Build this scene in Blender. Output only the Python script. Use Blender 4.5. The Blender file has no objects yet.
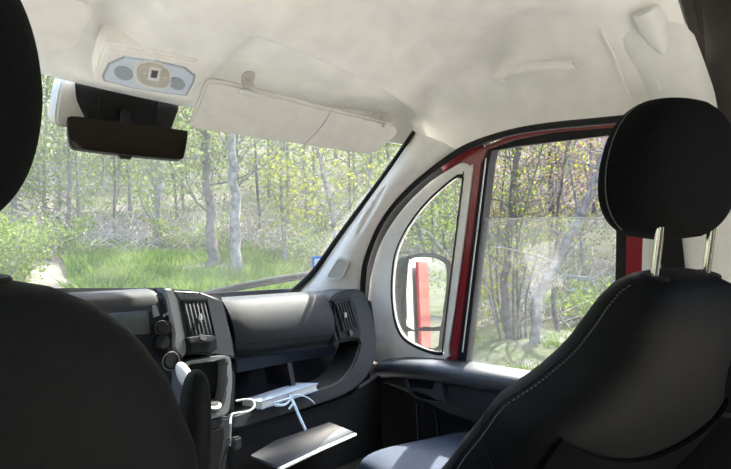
import bpy, bmesh, math, random
import numpy as np
from mathutils import Vector, Matrix

scene = bpy.context.scene
COL = scene.collection
RND = random.Random(7)

# ------------------------------------------------------------------ camera
YAW, PIT, ROL = (math.radians(a) for a in (48.0, 3.8, 2.0))
FPX = 545.0
CAM = Vector((-0.64, 0.0, 1.07))
_f = Vector((math.sin(YAW)*math.cos(PIT), math.cos(YAW)*math.cos(PIT), math.sin(PIT)))
_r0 = Vector((math.cos(YAW), -math.sin(YAW), 0))
_u0 = _r0.cross(_f)
_r = _r0*math.cos(ROL) - _u0*math.sin(ROL)
_u = _u0*math.cos(ROL) + _r0*math.sin(ROL)
cd = bpy.data.cameras.new('camera')
cd.sensor_fit = 'HORIZONTAL'; cd.sensor_width = 36.0
cd.lens = FPX/731.0*36.0
cd.clip_start = 0.01; cd.clip_end = 500
cam = bpy.data.objects.new('camera', cd); COL.objects.link(cam)
M3 = Matrix((_r, _u, -_f)).transposed()
cam.matrix_world = Matrix.Translation(CAM) @ M3.to_4x4()
scene.camera = cam

# ------------------------------------------------------------------ light
SUN_HEAD, SUN_EL = math.radians(84), math.radians(50)
w = bpy.data.worlds.new('sky'); scene.world = w; w.use_nodes = True
nt = w.node_tree; nt.nodes.clear()
sk = nt.nodes.new('ShaderNodeTexSky'); sk.sky_type = 'NISHITA'; sk.sun_disc = False
sk.sun_elevation = SUN_EL; sk.sun_rotation = SUN_HEAD
sk.air_density = 1.0; sk.dust_density = 3.0; sk.ozone_density = 1.0
bg = nt.nodes.new('ShaderNodeBackground'); bg.inputs['Strength'].default_value = 0.34
wo = nt.nodes.new('ShaderNodeOutputWorld')
nt.links.new(sk.outputs[0], bg.inputs[0]); nt.links.new(bg.outputs[0], wo.inputs[0])
sl = bpy.data.lights.new('sun', 'SUN'); sl.energy = 5.0; sl.angle = math.radians(0.6); sl.color = (1, 0.95, 0.87)
sun = bpy.data.objects.new('sun', sl); COL.objects.link(sun)
SD = Vector((math.sin(SUN_HEAD)*math.cos(SUN_EL), math.cos(SUN_HEAD)*math.cos(SUN_EL), math.sin(SUN_EL)))
sun.rotation_euler = SD.to_track_quat('Z', 'Y').to_euler()
sun.location = SD*30
vs = scene.view_settings
vs.view_transform = 'Standard'; vs.look = 'None'; vs.gamma = 1.0; vs.use_curve_mapping = False
vs.exposure = 2.2
scene.cycles.transparent_max_bounces = 16
scene.cycles.max_bounces = 12
scene.cycles.diffuse_bounces = 7

# ------------------------------------------------------------------ measuring helpers (photo pixel -> point on a real plane)
def ray(px, py): return _f + _r*((px-365.5)/FPX) - _u*((py-234.5)/FPX)
def hit(px, py, p0, n):
    d = ray(px, py); n = Vector(n)
    return CAM + d*((Vector(p0)-CAM).dot(n)/d.dot(n))
def onX(px, py, X): return hit(px, py, (X, 0, 0), (1, 0, 0))
def onY(px, py, Y): return hit(px, py, (0, Y, 0), (0, 1, 0))
def onZ(px, py, Z): return hit(px, py, (0, 0, Z), (0, 0, 1))
def onD(px, py, off=0.0): return hit(px, py, (.90-off, 0, .76), (1, 0, .145))      # door's inner face, leaning in at the top
def onF(px, py, off=0.0): return hit(px, py, (0, 1.28-off, .92), (0, 1, -.2))       # dashboard face, top leaning forward
def head(px): return YAW + math.atan((px-365.5)/FPX)
def lerp(a, b, t): return a+(b-a)*t
def interp(x, xs, ys): return float(np.interp(x, xs, ys))
def sstep(x, a, b):
    t = max(0, min(1, (x-a)/(b-a))); return t*t*(3-2*t)

# ------------------------------------------------------------------ materials
def mat(name, col, rough=.6, metal=0.0, var=0.0, scale=30.0, bump=0.0, bscale=None, spec=.5, col2=None, coat=0.0):
    m = bpy.data.materials.new(name); m.use_nodes = True
    n = m.node_tree.nodes; L = m.node_tree.links
    b = n['Principled BSDF']
    b.inputs['Base Color'].default_value = (*col, 1); b.inputs['Roughness'].default_value = rough
    b.inputs['Metallic'].default_value = metal; b.inputs['Specular IOR Level'].default_value = spec
    b.inputs['Coat Weight'].default_value = coat
    tc = n.new('ShaderNodeTexCoord')
    if var or col2:
        tx = n.new('ShaderNodeTexNoise'); tx.inputs['Scale'].default_value = scale; tx.inputs['Detail'].default_value = 4
        L.new(tc.outputs['Object'], tx.inputs['Vector'])
        rp = n.new('ShaderNodeValToRGB')
        c2 = col2 or tuple(min(1, c*(1+var)) for c in col)
        c1 = col if col2 else tuple(c*(1-var) for c in col)
        rp.color_ramp.elements[0].position = .35; rp.color_ramp.elements[1].position = .65
        rp.color_ramp.elements[0].color = (*c1, 1); rp.color_ramp.elements[1].color = (*c2, 1)
        L.new(tx.outputs['Fac'], rp.inputs[0]); L.new(rp.outputs[0], b.inputs['Base Color'])
    if bump:
        t2 = n.new('ShaderNodeTexNoise'); t2.inputs['Scale'].default_value = bscale or scale*8; t2.inputs['Detail'].default_value = 3
        L.new(tc.outputs['Object'], t2.inputs['Vector'])
        bp = n.new('ShaderNodeBump'); bp.inputs['Strength'].default_value = bump; bp.inputs['Distance'].default_value = .002
        L.new(t2.outputs['Fac'], bp.inputs['Height']); L.new(bp.outputs[0], b.inputs['Normal'])
    return m

def glass_mat(name, tint=(.93, .97, .95), veil=.0, dscale=6.0):
    m = bpy.data.materials.new(name); m.use_nodes = True
    n = m.node_tree.nodes; L = m.node_tree.links; n.clear()
    out = n.new('ShaderNodeOutputMaterial')
    tr = n.new('ShaderNodeBsdfTransparent'); tr.inputs[0].default_value = (*tint, 1)
    gl = n.new('ShaderNodeBsdfGlossy'); gl.inputs['Roughness'].default_value = .01; gl.inputs[0].default_value = (1, 1, 1, 1)
    lw = n.new('ShaderNodeLayerWeight'); lw.inputs[0].default_value = .5
    pw = n.new('ShaderNodeMath'); pw.operation = 'POWER'; pw.inputs[1].default_value = 4.0
    L.new(lw.outputs['Facing'], pw.inputs[0])
    ma = n.new('ShaderNodeMath'); ma.operation = 'MULTIPLY_ADD'; ma.inputs[1].default_value = .5; ma.inputs[2].default_value = .025
    L.new(pw.outputs[0], ma.inputs[0])
    mx = n.new('ShaderNodeMixShader'); L.new(ma.outputs[0], mx.inputs[0]); L.new(tr.outputs[0], mx.inputs[1]); L.new(gl.outputs[0], mx.inputs[2])
    last = mx
    if veil:  # pale scatter standing in for the glare veil on the glass
        df = n.new('ShaderNodeBsdfTranslucent'); df.inputs[0].default_value = (.85, .87, .84, 1)
        d2 = n.new('ShaderNodeBsdfDiffuse'); d2.inputs[0].default_value = (.85, .87, .84, 1)
        a = n.new('ShaderNodeMixShader'); a.inputs[0].default_value = .5; L.new(df.outputs[0], a.inputs[1]); L.new(d2.outputs[0], a.inputs[2])
        tc = n.new('ShaderNodeTexCoord'); tx = n.new('ShaderNodeTexNoise'); tx.inputs['Scale'].default_value = dscale; tx.inputs['Detail'].default_value = 5
        L.new(tc.outputs['Object'], tx.inputs['Vector'])
        mm = n.new('ShaderNodeMath'); mm.operation = 'MULTIPLY'; mm.inputs[1].default_value = veil*2; L.new(tx.outputs['Fac'], mm.inputs[0])
        m2 = n.new('ShaderNodeMixShader'); L.new(mm.outputs[0], m2.inputs[0]); L.new(mx.outputs[0], m2.inputs[1]); L.new(a.outputs[0], m2.inputs[2])
        last = m2
    L.new(last.outputs[0], out.inputs[0])
    return m

def leaf_mat(name, c1, c2, c3, scale=3.0, trans=.45):
    m = bpy.data.materials.new(name); m.use_nodes = True
    n = m.node_tree.nodes; L = m.node_tree.links; n.clear()
    out = n.new('ShaderNodeOutputMaterial')
    g = n.new('ShaderNodeNewGeometry'); tx = n.new('ShaderNodeTexNoise'); tx.inputs['Scale'].default_value = scale; tx.inputs['Detail'].default_value = 6
    L.new(g.outputs['Position'], tx.inputs['Vector'])
    rp = n.new('ShaderNodeValToRGB'); e = rp.color_ramp.elements
    e[0].position = .36; e[0].color = (*c1, 1); e[1].position = .64; e[1].color = (*c3, 1)
    k = e.new(.5); k.color = (*c2, 1)
    L.new(tx.outputs['Fac'], rp.inputs[0])
    d = n.new('ShaderNodeBsdfDiffuse'); t = n.new('ShaderNodeBsdfTranslucent'); mx = n.new('ShaderNodeMixShader'); mx.inputs[0].default_value = trans
    L.new(rp.outputs[0], d.inputs[0]); L.new(rp.outputs[0], t.inputs[0])
    L.new(d.outputs[0], mx.inputs[1]); L.new(t.outputs[0], mx.inputs[2]); L.new(mx.outputs[0], out.inputs[0])
    return m

MT = dict(
    clip=mat('beige_grey_plastic', (.46, .44, .39), .6, var=.04, scale=40),
    lens=mat('lamp_lens', (.50, .47, .40), .4, var=.08, scale=30),
    liner=mat('headliner_fabric', (.80, .79, .75), .95, var=.05, scale=14, bump=.25, bscale=500, spec=.1),
    cream=mat('cream_plastic', (.82, .80, .755), .62, var=.03, scale=40, bump=.12, bscale=700, spec=.3),
    visor=mat('visor_vinyl', (.72, .70, .65), .7, var=.04, scale=25, bump=.2, bscale=600, spec=.25),
    pale=mat('pale_grey_plastic', (.70, .71, .68), .55, var=.03, scale=30, bump=.1, bscale=700, spec=.3),
    silver=mat('silver_panel', (.60, .66, .74), .5, var=.03, scale=60, spec=.4),
    grille=mat('speaker_mesh', (.33, .37, .40), .7, var=.3, scale=600),
    black=mat('black_plastic', (.006, .0065, .007), .6, var=.2, scale=60, bump=.15, bscale=800, spec=.2),
    gloss=mat('gloss_black', (.012, .012, .013), .12, var=.1, scale=20, spec=.5),
    dash=mat('dash_plastic', (.0145, .0165, .0205), .58, var=.15, scale=120, bump=.5, bscale=900, spec=.35),
    dash2=mat('dash_trim', (.038, .041, .047), .42, var=.1, scale=80, bump=.2, bscale=900, spec=.5),
    steel=mat('brushed_trim', (.20, .205, .205), .32, .25, var=.06, scale=60),
    blue=mat('blue_dark_liner', (.010, .015, .028), .5, var=.2, scale=40, spec=.3),
    fabric=mat('seat_black_fabric', (.0045, .005, .0049), .9, var=.25, scale=200, bump=.6, bscale=1500, spec=.08),
    leather=mat('seat_black_leather', (.0042, .0047, .0046), .65, var=.2, scale=90, bump=.35, bscale=500, spec=.14),
    cushion=mat('cushion_sky_tint', (.060, .074, .110), .8, var=.15, scale=150, bump=.5, bscale=1200, spec=.3),  # blue of the skylight on the cushion top, put into its colour
    thread=mat('pale_thread', (.12, .125, .115), .8, var=.1, scale=100),
    chrome=mat('chrome', (.78, .76, .70), .12, 1.0, var=.03, scale=20),
    red=mat('red_paint', (.20, .008, .016), .28, var=.05, scale=8, spec=.5, coat=.6),
    rubber=mat('black_rubber', (.012, .012, .013), .7, var=.2, scale=50, spec=.3),
    mirror=mat('mirror_silver', (.86, .88, .88), .02, 1.0, var=.01, scale=5),
    dimmir=mat('dark_mirror', (.17, .16, .14), .03, 1.0, var=.02, scale=4),
    screen=mat('screen_off', (.035, .038, .036), .12, var=.15, scale=12, spec=.5),
    paper=mat('white_paper', (.80, .80, .78), .7, var=.03, scale=30),
    cover=mat('blue_paper_cover', (.42, .52, .68), .55, var=.05, scale=20),
    lace=mat('pale_blue_lace', (.50, .64, .78), .75, var=.1, scale=120),
    cable=mat('white_cable', (.70, .70, .68), .45, var=.04, scale=50),
    folder=mat('slate_folder', (.010, .016, .026), .35, var=.15, scale=9, spec=.4),
    hood=mat('satin_hood', (.05, .056, .068), .24, var=.1, scale=60, spec=.5),
    wood=mat('dark_brown_lining', (.035, .030, .024), .8, var=.3, scale=12),
    cargo=mat('bounce_cargo_floor', (.74, .73, .70), .6, var=.1, scale=6),  # unseen floor, made pale to bounce sun onto the headliner
    white=mat('bounce_cargo_lining', (.62, .60, .55), .8, var=.05, scale=8),  # unseen side walls, whitened to add bounce light in the cab
    mat_f=mat('rubber_floor', (.03, .03, .03), .8, var=.3, scale=40, bump=.4, bscale=300),
    sign=mat('sticker_white', (.75, .80, .85), .4, var=.02, scale=30),
    signb=mat('sticker_blue', (.05, .22, .70), .4, var=.03, scale=30),
    glass_w=glass_mat('windshield_glass', (.95, .975, .965), .021, 5.0),
    glass_d=glass_mat('door_glass', (.93, .96, .95), .016, 7.0),
    glass_q=glass_mat('quarter_glass', (.93, .96, .95), .012, 7.0),
    bark=mat('grey_bark', (.16, .148, .135), .9, var=.35, scale=9, bump=.8, bscale=40, spec=.1),
    barkd=mat('dark_bark', (.10, .088, .08), .9, var=.35, scale=9, bump=.8, bscale=40, spec=.1),
    twig=mat('dead_twig', (.30, .26, .22), .9, var=.3, scale=5, spec=.1),
    stone=mat('pale_stone', (.45, .44, .42), .85, var=.2, scale=10, bump=.6, bscale=30),
    plank=mat('weathered_wood', (.16, .15, .15), .8, var=.2, scale=14, bump=.4, bscale=80),
    leaf_a=leaf_mat('leaf_fresh', (0.086, 0.139, 0.023), (0.146, 0.206, 0.040), (0.239, 0.279, 0.073), 1.6),
    leaf_b=leaf_mat('leaf_yellow', (0.150, 0.169, 0.018), (0.225, 0.237, 0.031), (0.299, 0.299, 0.062), 2.0),
    leaf_c=leaf_mat('leaf_grey_green', (.075, .105, .035), (.125, .165, .055), (.20, .235, .10), 1.2),
    leaf_p=leaf_mat('bud_pink', (0.159, 0.113, 0.099), (0.218, 0.159, 0.146), (0.292, 0.239, 0.218), 1.8),
    grass=leaf_mat('grass_blade', (0.066, 0.126, 0.014), (0.126, 0.206, 0.026), (0.218, 0.279, 0.060), 1.4, .35),
)

# ------------------------------------------------------------------ mesh helpers
def obj(name, me, m, parent=None, smooth=False):
    o = bpy.data.objects.new(name, me); COL.objects.link(o)
    if m is not None:
        me.materials.clear(); me.materials.append(MT[m] if isinstance(m, str) else m)
    if smooth:
        me.polygons.foreach_set('use_smooth', [True]*len(me.polygons))
    if parent is not None: o.parent = parent
    return o
def mesh(name, vs, fs):
    me = bpy.data.meshes.new(name); me.from_pydata([tuple(v) for v in vs], [], fs); me.update(); return me
def fix(me):
    bm = bmesh.new(); bm.from_mesh(me); bmesh.ops.recalc_face_normals(bm, faces=bm.faces); bm.to_mesh(me); bm.free(); me.update(); return me
def from_bm(name, bm):
    bmesh.ops.recalc_face_normals(bm, faces=bm.faces)
    me = bpy.data.meshes.new(name); bm.to_mesh(me); bm.free(); return me
def thing(name, label, cat, group=None, loc=(0, 0, 0), kind=None):
    o = bpy.data.objects.new(name, None); COL.objects.link(o); o.location = loc
    tag(o, label, cat, group, kind); return o
def tag(o, label, cat=None, group=None, kind=None):
    o['label'] = label
    if cat: o['category'] = cat
    if group: o['group'] = group
    if kind: o['kind'] = kind
    return o
def smooth_by_angle(o, ang=35):
    me = o.data
    me.polygons.foreach_set('use_smooth', [True]*len(me.polygons))
    try: me.set_sharp_from_angle(angle=math.radians(ang))
    except Exception: pass
    return o
def crc(pts, sub=6, closed=True):
    """Catmull-Rom through the points."""
    pts = [Vector(p) for p in pts]; n = len(pts); out = []
    for i in range(n if closed else n-1):
        if closed: p0, p1, p2, p3 = pts[i-1], pts[i], pts[(i+1) % n], pts[(i+2) % n]
        else: p0, p1, p2, p3 = pts[max(i-1, 0)], pts[i], pts[i+1], pts[min(i+2, n-1)]
        for k in range(sub):
            t = k/sub
            out.append(.5*((2*p1)+(p2-p0)*t+(2*p0-5*p1+4*p2-p3)*t*t+(3*p1-p0-3*p2+p3)*t**3))
    if not closed: out.append(pts[-1])
    return out
def slab(name, pts, ext, m, parent=None, bev=.004, seg=2):
    """A plate: front outline pts, thickness along ext, front edge rounded."""
    bm = bmesh.new(); ext = Vector(ext)
    a = [bm.verts.new(p) for p in pts]; b = [bm.verts.new(Vector(p)+ext) for p in pts]
    f = bm.faces.new(a); bm.faces.new(b[::-1]); n = len(pts)
    for i in range(n): bm.faces.new((a[i], b[i], b[(i+1) % n], a[(i+1) % n]))
    bmesh.ops.recalc_face_normals(bm, faces=bm.faces)
    if bev: bmesh.ops.bevel(bm, geom=list(f.edges), offset=bev, segments=seg, affect='EDGES', clamp_overlap=True)
    return smooth_by_angle(obj(name, from_bm(name, bm), m, parent), 40)
def ringslab(name, outer, inner, ext, m, parent=None, bev=.003):
    """A flat frame with a hole; outer and inner have the same number of points."""
    n = len(outer); ext = Vector(ext); bm = bmesh.new()
    A = [bm.verts.new(p) for p in outer]; B = [bm.verts.new(p) for p in inner]
    A2 = [bm.verts.new(Vector(p)+ext) for p in outer]; B2 = [bm.verts.new(Vector(p)+ext) for p in inner]
    fr = []
    for i in range(n):
        j = (i+1) % n
        fr.append(bm.faces.new((A[i], A[j], B[j], B[i]))); bm.faces.new((A2[i], B2[i], B2[j], A2[j]))
        bm.faces.new((A[i], A2[i], A2[j], A[j])); bm.faces.new((B[i], B[j], B2[j], B2[i]))
    if bev:
        ed = [e for e in bm.edges if (e.verts[0] in A and e.verts[1] in A) or (e.verts[0] in B and e.verts[1] in B)]
        bmesh.ops.bevel(bm, geom=ed, offset=bev, segments=2, affect='EDGES', clamp_overlap=True)
    return smooth_by_angle(obj(name, from_bm(name, bm), m, parent), 40)
def box(name, c, s, m, parent=None, bev=.004, rot=None, seg=2):
    bm = bmesh.new(); bmesh.ops.create_cube(bm, size=1)
    bmesh.ops.scale(bm, vec=Vector(s), verts=bm.verts)
    if bev: bmesh.ops.bevel(bm, geom=list(bm.edges), offset=min(bev, min(s)*.45), segments=seg, affect='EDGES')
    if rot is not None: bmesh.ops.rotate(bm, cent=(0, 0, 0), matrix=rot.to_3x3() if hasattr(rot, 'to_3x3') else rot, verts=bm.verts)
    bmesh.ops.translate(bm, vec=Vector(c), verts=bm.verts)
    return smooth_by_angle(obj(name, from_bm(name, bm), m, parent), 40)
def tube_vf(pts, rad, n=8, flat=1.0, cap=True):
    pts = [Vector(p) for p in pts]; N = len(pts); vs, fs = [], []
    if not isinstance(rad, (list, tuple)): rad = [rad]*N
    t0 = (pts[1]-pts[0]).normalized()
    up = Vector((0, 0, 1)) if abs(t0.z) < .9 else Vector((0, 1, 0))
    for i, p in enumerate(pts):
        t = (pts[min(i+1, N-1)]-pts[max(i-1, 0)]).normalized()
        s = t.cross(up)
        if s.length < 1e-5: s = t.cross(Vector((1, 0, 0)))
        s.normalize(); u2 = s.cross(t).normalized(); up = u2
        for k in range(n):
            a = 2*math.pi*k/n
            vs.append(p+s*(math.cos(a)*rad[i])+u2*(math.sin(a)*rad[i]*flat))
    for i in range(N-1):
        for k in range(n):
            k2 = (k+1) % n
            fs.append((i*n+k, i*n+k2, (i+1)*n+k2, (i+1)*n+k))
    if cap: fs.append(tuple(range(n))[::-1]); fs.append(tuple((N-1)*n+k for k in range(n)))
    return vs, fs
def tube(name, pts, rad, m, parent=None, n=8, flat=1.0):
    v, f = tube_vf(pts, rad, n, flat)
    return smooth_by_angle(obj(name, fix(mesh(name, v, f)), m, parent), 50)
def loft(name, secs, m, parent=None, capa=True, capb=True, closed=True, smooth=60):
    n = len(secs[0]); vs = [p for s in secs for p in s]; fs = []
    for i in range(len(secs)-1):
        for k in range(n if closed else n-1):
            k2 = (k+1) % n
            fs.append((i*n+k, i*n+k2, (i+1)*n+k2, (i+1)*n+k))
    if closed and capa: fs.append(tuple(range(n))[::-1])
    if closed and capb: fs.append(tuple((len(secs)-1)*n+k for k in range(n)))
    return smooth_by_angle(obj(name, fix(mesh(name, vs, fs)), m, parent), smooth)
def sheet(name, fn, nu, nv, thick, m, parent=None, smooth=50):
    """A surface fn(u,v) given real thickness along its normals."""
    P = [[Vector(fn(i/nu, j/nv)) for j in range(nv+1)] for i in range(nu+1)]
    vs, fs = [], []
    W = nv+1
    N = []
    for i in range(nu+1):
        for j in range(W):
            du = P[min(i+1, nu)][j]-P[max(i-1, 0)][j]; dv = P[i][min(j+1, nv)]-P[i][max(j-1, 0)]
            nn = du.cross(dv); N.append(nn.normalized() if nn.length > 1e-9 else Vector((0, 0, 1)))
            vs.append(P[i][j])
    tot = len(vs)
    vs += [vs[k]+N[k]*thick for k in range(tot)]
    id = lambda i, j: i*W+j
    for i in range(nu):
        for j in range(nv):
            a, b, c, d = id(i, j), id(i+1, j), id(i+1, j+1), id(i, j+1)
            fs.append((a, b, c, d)); fs.append((a+tot, d+tot, c+tot, b+tot))
    for i in range(nu):
        for j in (0, nv):
            a, b = id(i, j), id(i+1, j); fs.append((a, b, b+tot, a+tot))
    for j in range(nv):
        for i in (0, nu):
            a, b = id(i, j), id(i, j+1); fs.append((a, b, b+tot, a+tot))
    return smooth_by_angle(obj(name, fix(mesh(name, vs, fs)), m, parent), smooth)
def disc(name, c, axis, r, h, m, parent=None, n=28, bev=.0015):
    """A short cylinder whose base is at c, standing along axis."""
    bm = bmesh.new(); q = Vector(axis).to_track_quat('Z', 'Y').to_matrix()
    bmesh.ops.create_cone(bm, cap_ends=True, segments=n, radius1=r, radius2=r, depth=h)
    if bev: bmesh.ops.bevel(bm, geom=[e for e in bm.edges if len(e.link_faces) == 2 and any(len(f.verts) > 4 for f in e.link_faces)], offset=min(bev, h*.4), segments=2, affect='EDGES')
    bmesh.ops.translate(bm, vec=(0, 0, h/2), verts=bm.verts)
    bmesh.ops.rotate(bm, cent=(0, 0, 0), matrix=q, verts=bm.verts); bmesh.ops.translate(bm, vec=Vector(c), verts=bm.verts)
    return smooth_by_angle(obj(name, from_bm(name, bm), m, parent), 40)

# ================================================================== THE VAN SHELL
# ---- headliner
ZS_Y = [-3.0, -.2, .25, .43, .60, .72, .85, .947, 1.05]
ZS_Z = [1.42, 1.42, 1.425, 1.432, 1.449, 1.454, 1.443, 1.413, 1.470]
W_Y = [-3.0, .25, .85, .947, 1.05]; W_X = [.82, .803, .799, .804, .762]
ZR_Y = [-3.0, .45, .70, .86, .97, 1.06, 1.14, 1.22, 1.32, 1.40]
ZR_Z = [1.74, 1.73, 1.712, 1.675, 1.618, 1.596, 1.585, 1.576, 1.565, 1.552]
def header(x):
    s = min(1, abs(x)/.762)
    return Vector((x, 1.40-.35*s**2.2, 1.47+.085*(1-s**2.6)))
def ceil_pt(u, v):
    th = (u*2-1)*math.pi/2
    n = 3.0
    yb = .255
    ye = lerp(yb, 1.05, v)                      # y along the side edge
    Wd = interp(ye, W_Y, W_X); zs = interp(ye, ZS_Y, ZS_Z)
    sx = math.copysign(abs(math.sin(th))**(2/n), math.sin(th)); cz = max(0, math.cos(th))**(2/n)
    x = Wd*sx
    yf = header(min(.762, max(-.762, x))).y
    y = lerp(yb, yf, v)
    zr = interp(y, ZR_Y, ZR_Z)
    if v > .999: return Vector((x, yf, header(x).z if abs(x) < .7615 else 1.47))
    z = zs+(zr-zs)*cz
    # pressed-in hollow around each visor, dish of the roof, swelling round the console, hollow behind the grab handles
    ax = abs(x)
    ins = sstep(y, .985, 1.012)*sstep(ax, .095, .135)*sstep(1.36-y, 0, .12)
    z += .034*ins
    z += .034*sstep(.935-y, 0, .05)*sstep(.60-ax, 0, .05)*sstep(y, .22, .4)
    z -= .020*math.exp(-((ax/.150)**6+((y-1.24)/.13)**6))
    z += .055*math.exp(-(((ax-.655)/.055)**2+((y-.60)/.12)**2))
    z += .030*math.exp(-(((ax-.70)/.05)**2+((y-.93)/.035)**2))
    return Vector((x, y, z))
def vmap(v): return v
c = sheet('ceiling', lambda u, v: ceil_pt(u, vmap(v)), 170, 130, .02, 'liner', smooth=80)
tag(c, 'cream fabric headliner curving over the van cab', 'headliner', kind='structure')

o = box('ceiling_cargo', (0, -1.32, 1.98), (1.84, 3.16, .05), 'wood', bev=0); tag(o, 'dark roof lining of the load area behind the cab', 'roof lining', kind='structure')
o = sheet('ceiling_step', lambda u, v: ceil_pt(u, 0).lerp(Vector((ceil_pt(u, 0).x*1.06, .255, 1.96)), v)+Vector((0, -.005, 0)), 60, 2, .02, 'wood', smooth=60); tag(o, 'dark step between cab headliner and higher load area roof', 'roof step', kind='structure')
# ---- floors and walls
o = box('floor', (0, .75, -.03), (1.84, 1.9, .06), 'mat_f', bev=0); tag(o, 'black rubber cab floor', 'floor', kind='structure')
o = box('floor_cargo', (0, -1.55, -.03), (1.84, 2.7, .06), 'cargo', bev=0); tag(o, 'load area floor behind the seats, made pale to bounce sun', 'floor', kind='structure')
wl = thing('wall_left', 'driver side body wall with door window opening', 'wall', kind='structure')
box('sill_panel', (-.93, -.6, .38), (.06, 4.0, .76), 'black', wl, bev=0)
box('rear_panel', (-.90, -1.5, 1.36), (.06, 2.7, 1.2), 'white', wl, bev=0)
box('pillar', (-.87, .0, 1.12), (.06, .8, .74), 'pale', wl, bev=0)
box('header_rail', (-.84, .6, 1.48), (.06, 1.1, .08), 'pale', wl, bev=0)
slab('window_pane', [(-.87, .4, .76), (-.87, 1.25, .76), (-.87, 1.2, 1.1), (-.84, .85, 1.44), (-.84, .4, 1.44)], (.004, 0, 0), 'glass_d', wl, bev=0)
wb = thing('wall_rear', 'closed rear doors of the load area', 'wall', kind='structure')
box('door_leaf', (-.45, -2.85, .85), (.88, .06, 2.1), 'wood', wb, bev=.01)
box('door_leaf', (.45, -2.85, .85), (.88, .06, 2.1), 'wood', wb, bev=.01)
wr = thing('wall_right', 'load area side wall behind the passenger seat', 'wall', kind='structure')
box('lining_panel', (.86, -.05, .98), (.05, .66, 1.95), 'wood', wr, bev=.006)
box('rear_quarter', (.90, -2.2, .98), (.06, 1.2, 1.95), 'white', wr, bev=0)
box('red_side', (.985, -.10, .40), (.03, .62, 1.5), 'red', wr, bev=.01)
box('red_quarter', (.985, -2.2, .40), (.03, 1.2, 1.5), 'red', wr, bev=.01)

# ---- windscreen
def wbase(x):
    s = min(1, abs(x)/.84)
    return Vector((x, 2.04-.33*s**2.2, .965+.018*s))
def whead(x): return header(x)+Vector((0, .005, .005))
w1 = thing('window_1', 'wide windscreen with painted glare veil at the front of the van', 'windscreen', kind='structure')
def ws(u, v):
    a = wbase((u*2-1)*.90); b = whead((u*2-1)*.850); p = a.lerp(b, v)
    return p+Vector((0, .03, .03))*math.sin(v*math.pi)
sheet('glass', ws, 40, 20, .004, 'glass_w', w1, smooth=80)
for sgn in (-1,):
    e = [ws(.5+sgn*.455, v) for v in np.linspace(0, 1, 14)]
    tube('side_seal', [p-Vector((0, .004, .004)) for p in e], .010, 'rubber', w1, n=6)
tube('base_seal', [ws(u, .012)+Vector((0, -.01, 0)) for u in np.linspace(0, 1, 30)], .022, 'rubber', w1, n=6)
st = thing('windscreen_sticker', 'small white sticker with blue border low on the windscreen', 'sticker')
SY = 1.52
slab('sheet', [onX(312.5, 257, .800), onX(331, 255.5, .800), onX(331, 276, .800), onX(312.5, 277, .800)], (.002, .002, 0), 'signb', st, bev=0)
slab('face', [onX(314.2, 258.8, .799), onX(330, 257.5, .799), onX(330, 275, .799), onX(314.2, 275.8, .799)], (.001, .001, 0), 'sign', st, bev=0)
slab('mark', [onX(317.5, 261.5, .798), onX(320.5, 261, .798), onX(320.5, 268, .798), onX(317.5, 268.5, .798)], (.001, .001, 0), 'signb', st, bev=0)

# ---- pillars
SEAL = [(362, 303), (363.5, 278), (367, 256), (382, 221), (409, 189), (446, 160), (472, 145), (510, 133), (552, 126), (616, 120), (680, 112)]
seal3 = crc([onD(*p, .034) for p in SEAL], 6, False)
o = tube('trim_3', seal3, .0105, 'rubber', n=8); tag(o, 'black rubber weather seal around the passenger door opening', 'door seal', kind='structure')
tp = thing('trim_1', 'cream pillar cover between windscreen and passenger door', 'pillar trim', kind='structure')
E_ = [(417, 134), (394, 168), (370, 201.5), (341, 241.5), (318, 274.5), (296, 296)]
edge3 = [onX(px, py, lerp(.762, .80, i/5)) for i, (px, py) in enumerate(E_)]
S_ = [(458, 151), (409, 190), (382, 223), (368, 257), (364.5, 278), (362.5, 302)]
sea3 = [onD(px, py, .022) for px, py in S_]
ed = crc(edge3, 5, False); se = crc(sea3, 5, False)
ed2 = crc([onX(px-3.2-1.5*i/5, py-2.2, lerp(.745, .785, i/5)) for i, (px, py) in enumerate(E_)], 5, False)
tube('windscreen_edge', ed2, [lerp(.007, .015, (i/(len(ed)-1))**2) for i in range(len(ed2))], 'rubber', tp, n=8)
def apil(u, v):
    k = u*(len(ed)-1); i = min(int(k), len(ed)-2); t = k-i
    a = ed[i].lerp(ed[i+1], t); b = se[i].lerp(se[i+1], t)
    p = a.lerp(b, v)
    q = ((u-.40)/.125)**2+((v-.40-.5*(u-.40))/.17)**2
    dent = Vector((.016, .010, .004))*max(0, 1-q)**.6 if q < 1 else Vector()
    return p+Vector((-.036, -.020, .0))*math.sin(math.pi*v)**.75+dent
sheet('cover', apil, 100, 44, .006, 'cream', tp, smooth=70)
def pil_patch(cu, cv, ru, rv, off, rot=0, n=24, pw=2.0):
    pts = []
    for k in range(n):
        a = 2*math.pi*k/n
        ca = math.copysign(abs(math.cos(a))**(2/pw), math.cos(a)); sa = math.copysign(abs(math.sin(a))**(2/pw), math.sin(a))
        pts.append(apil(min(1, max(0, cu+ru*ca)), min(1, max(0, cv+rv*sa)))+Vector((-off, -off*.6, 0)))
    return pts
ringslab('tweeter_rim', pil_patch(.745, .45, .085, .19, .014, pw=5), pil_patch(.745, .45, .068, .15, .014, pw=5), (.006, .003, 0), 'pale', tp, bev=.001)
slab('tweeter_grille', pil_patch(.745, .45, .068, .15, .011, pw=5), (.004, .002, 0), 'clip', tp, bev=0)
def apl(u, v):
    p = apil(u, v); return Vector((-p.x, p.y, p.z))
o = sheet('trim_4', apl, 24, 8, .006, 'cream', smooth=70); tag(o, 'cream pillar cover beside the driver door', 'pillar trim', kind='structure')

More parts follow.
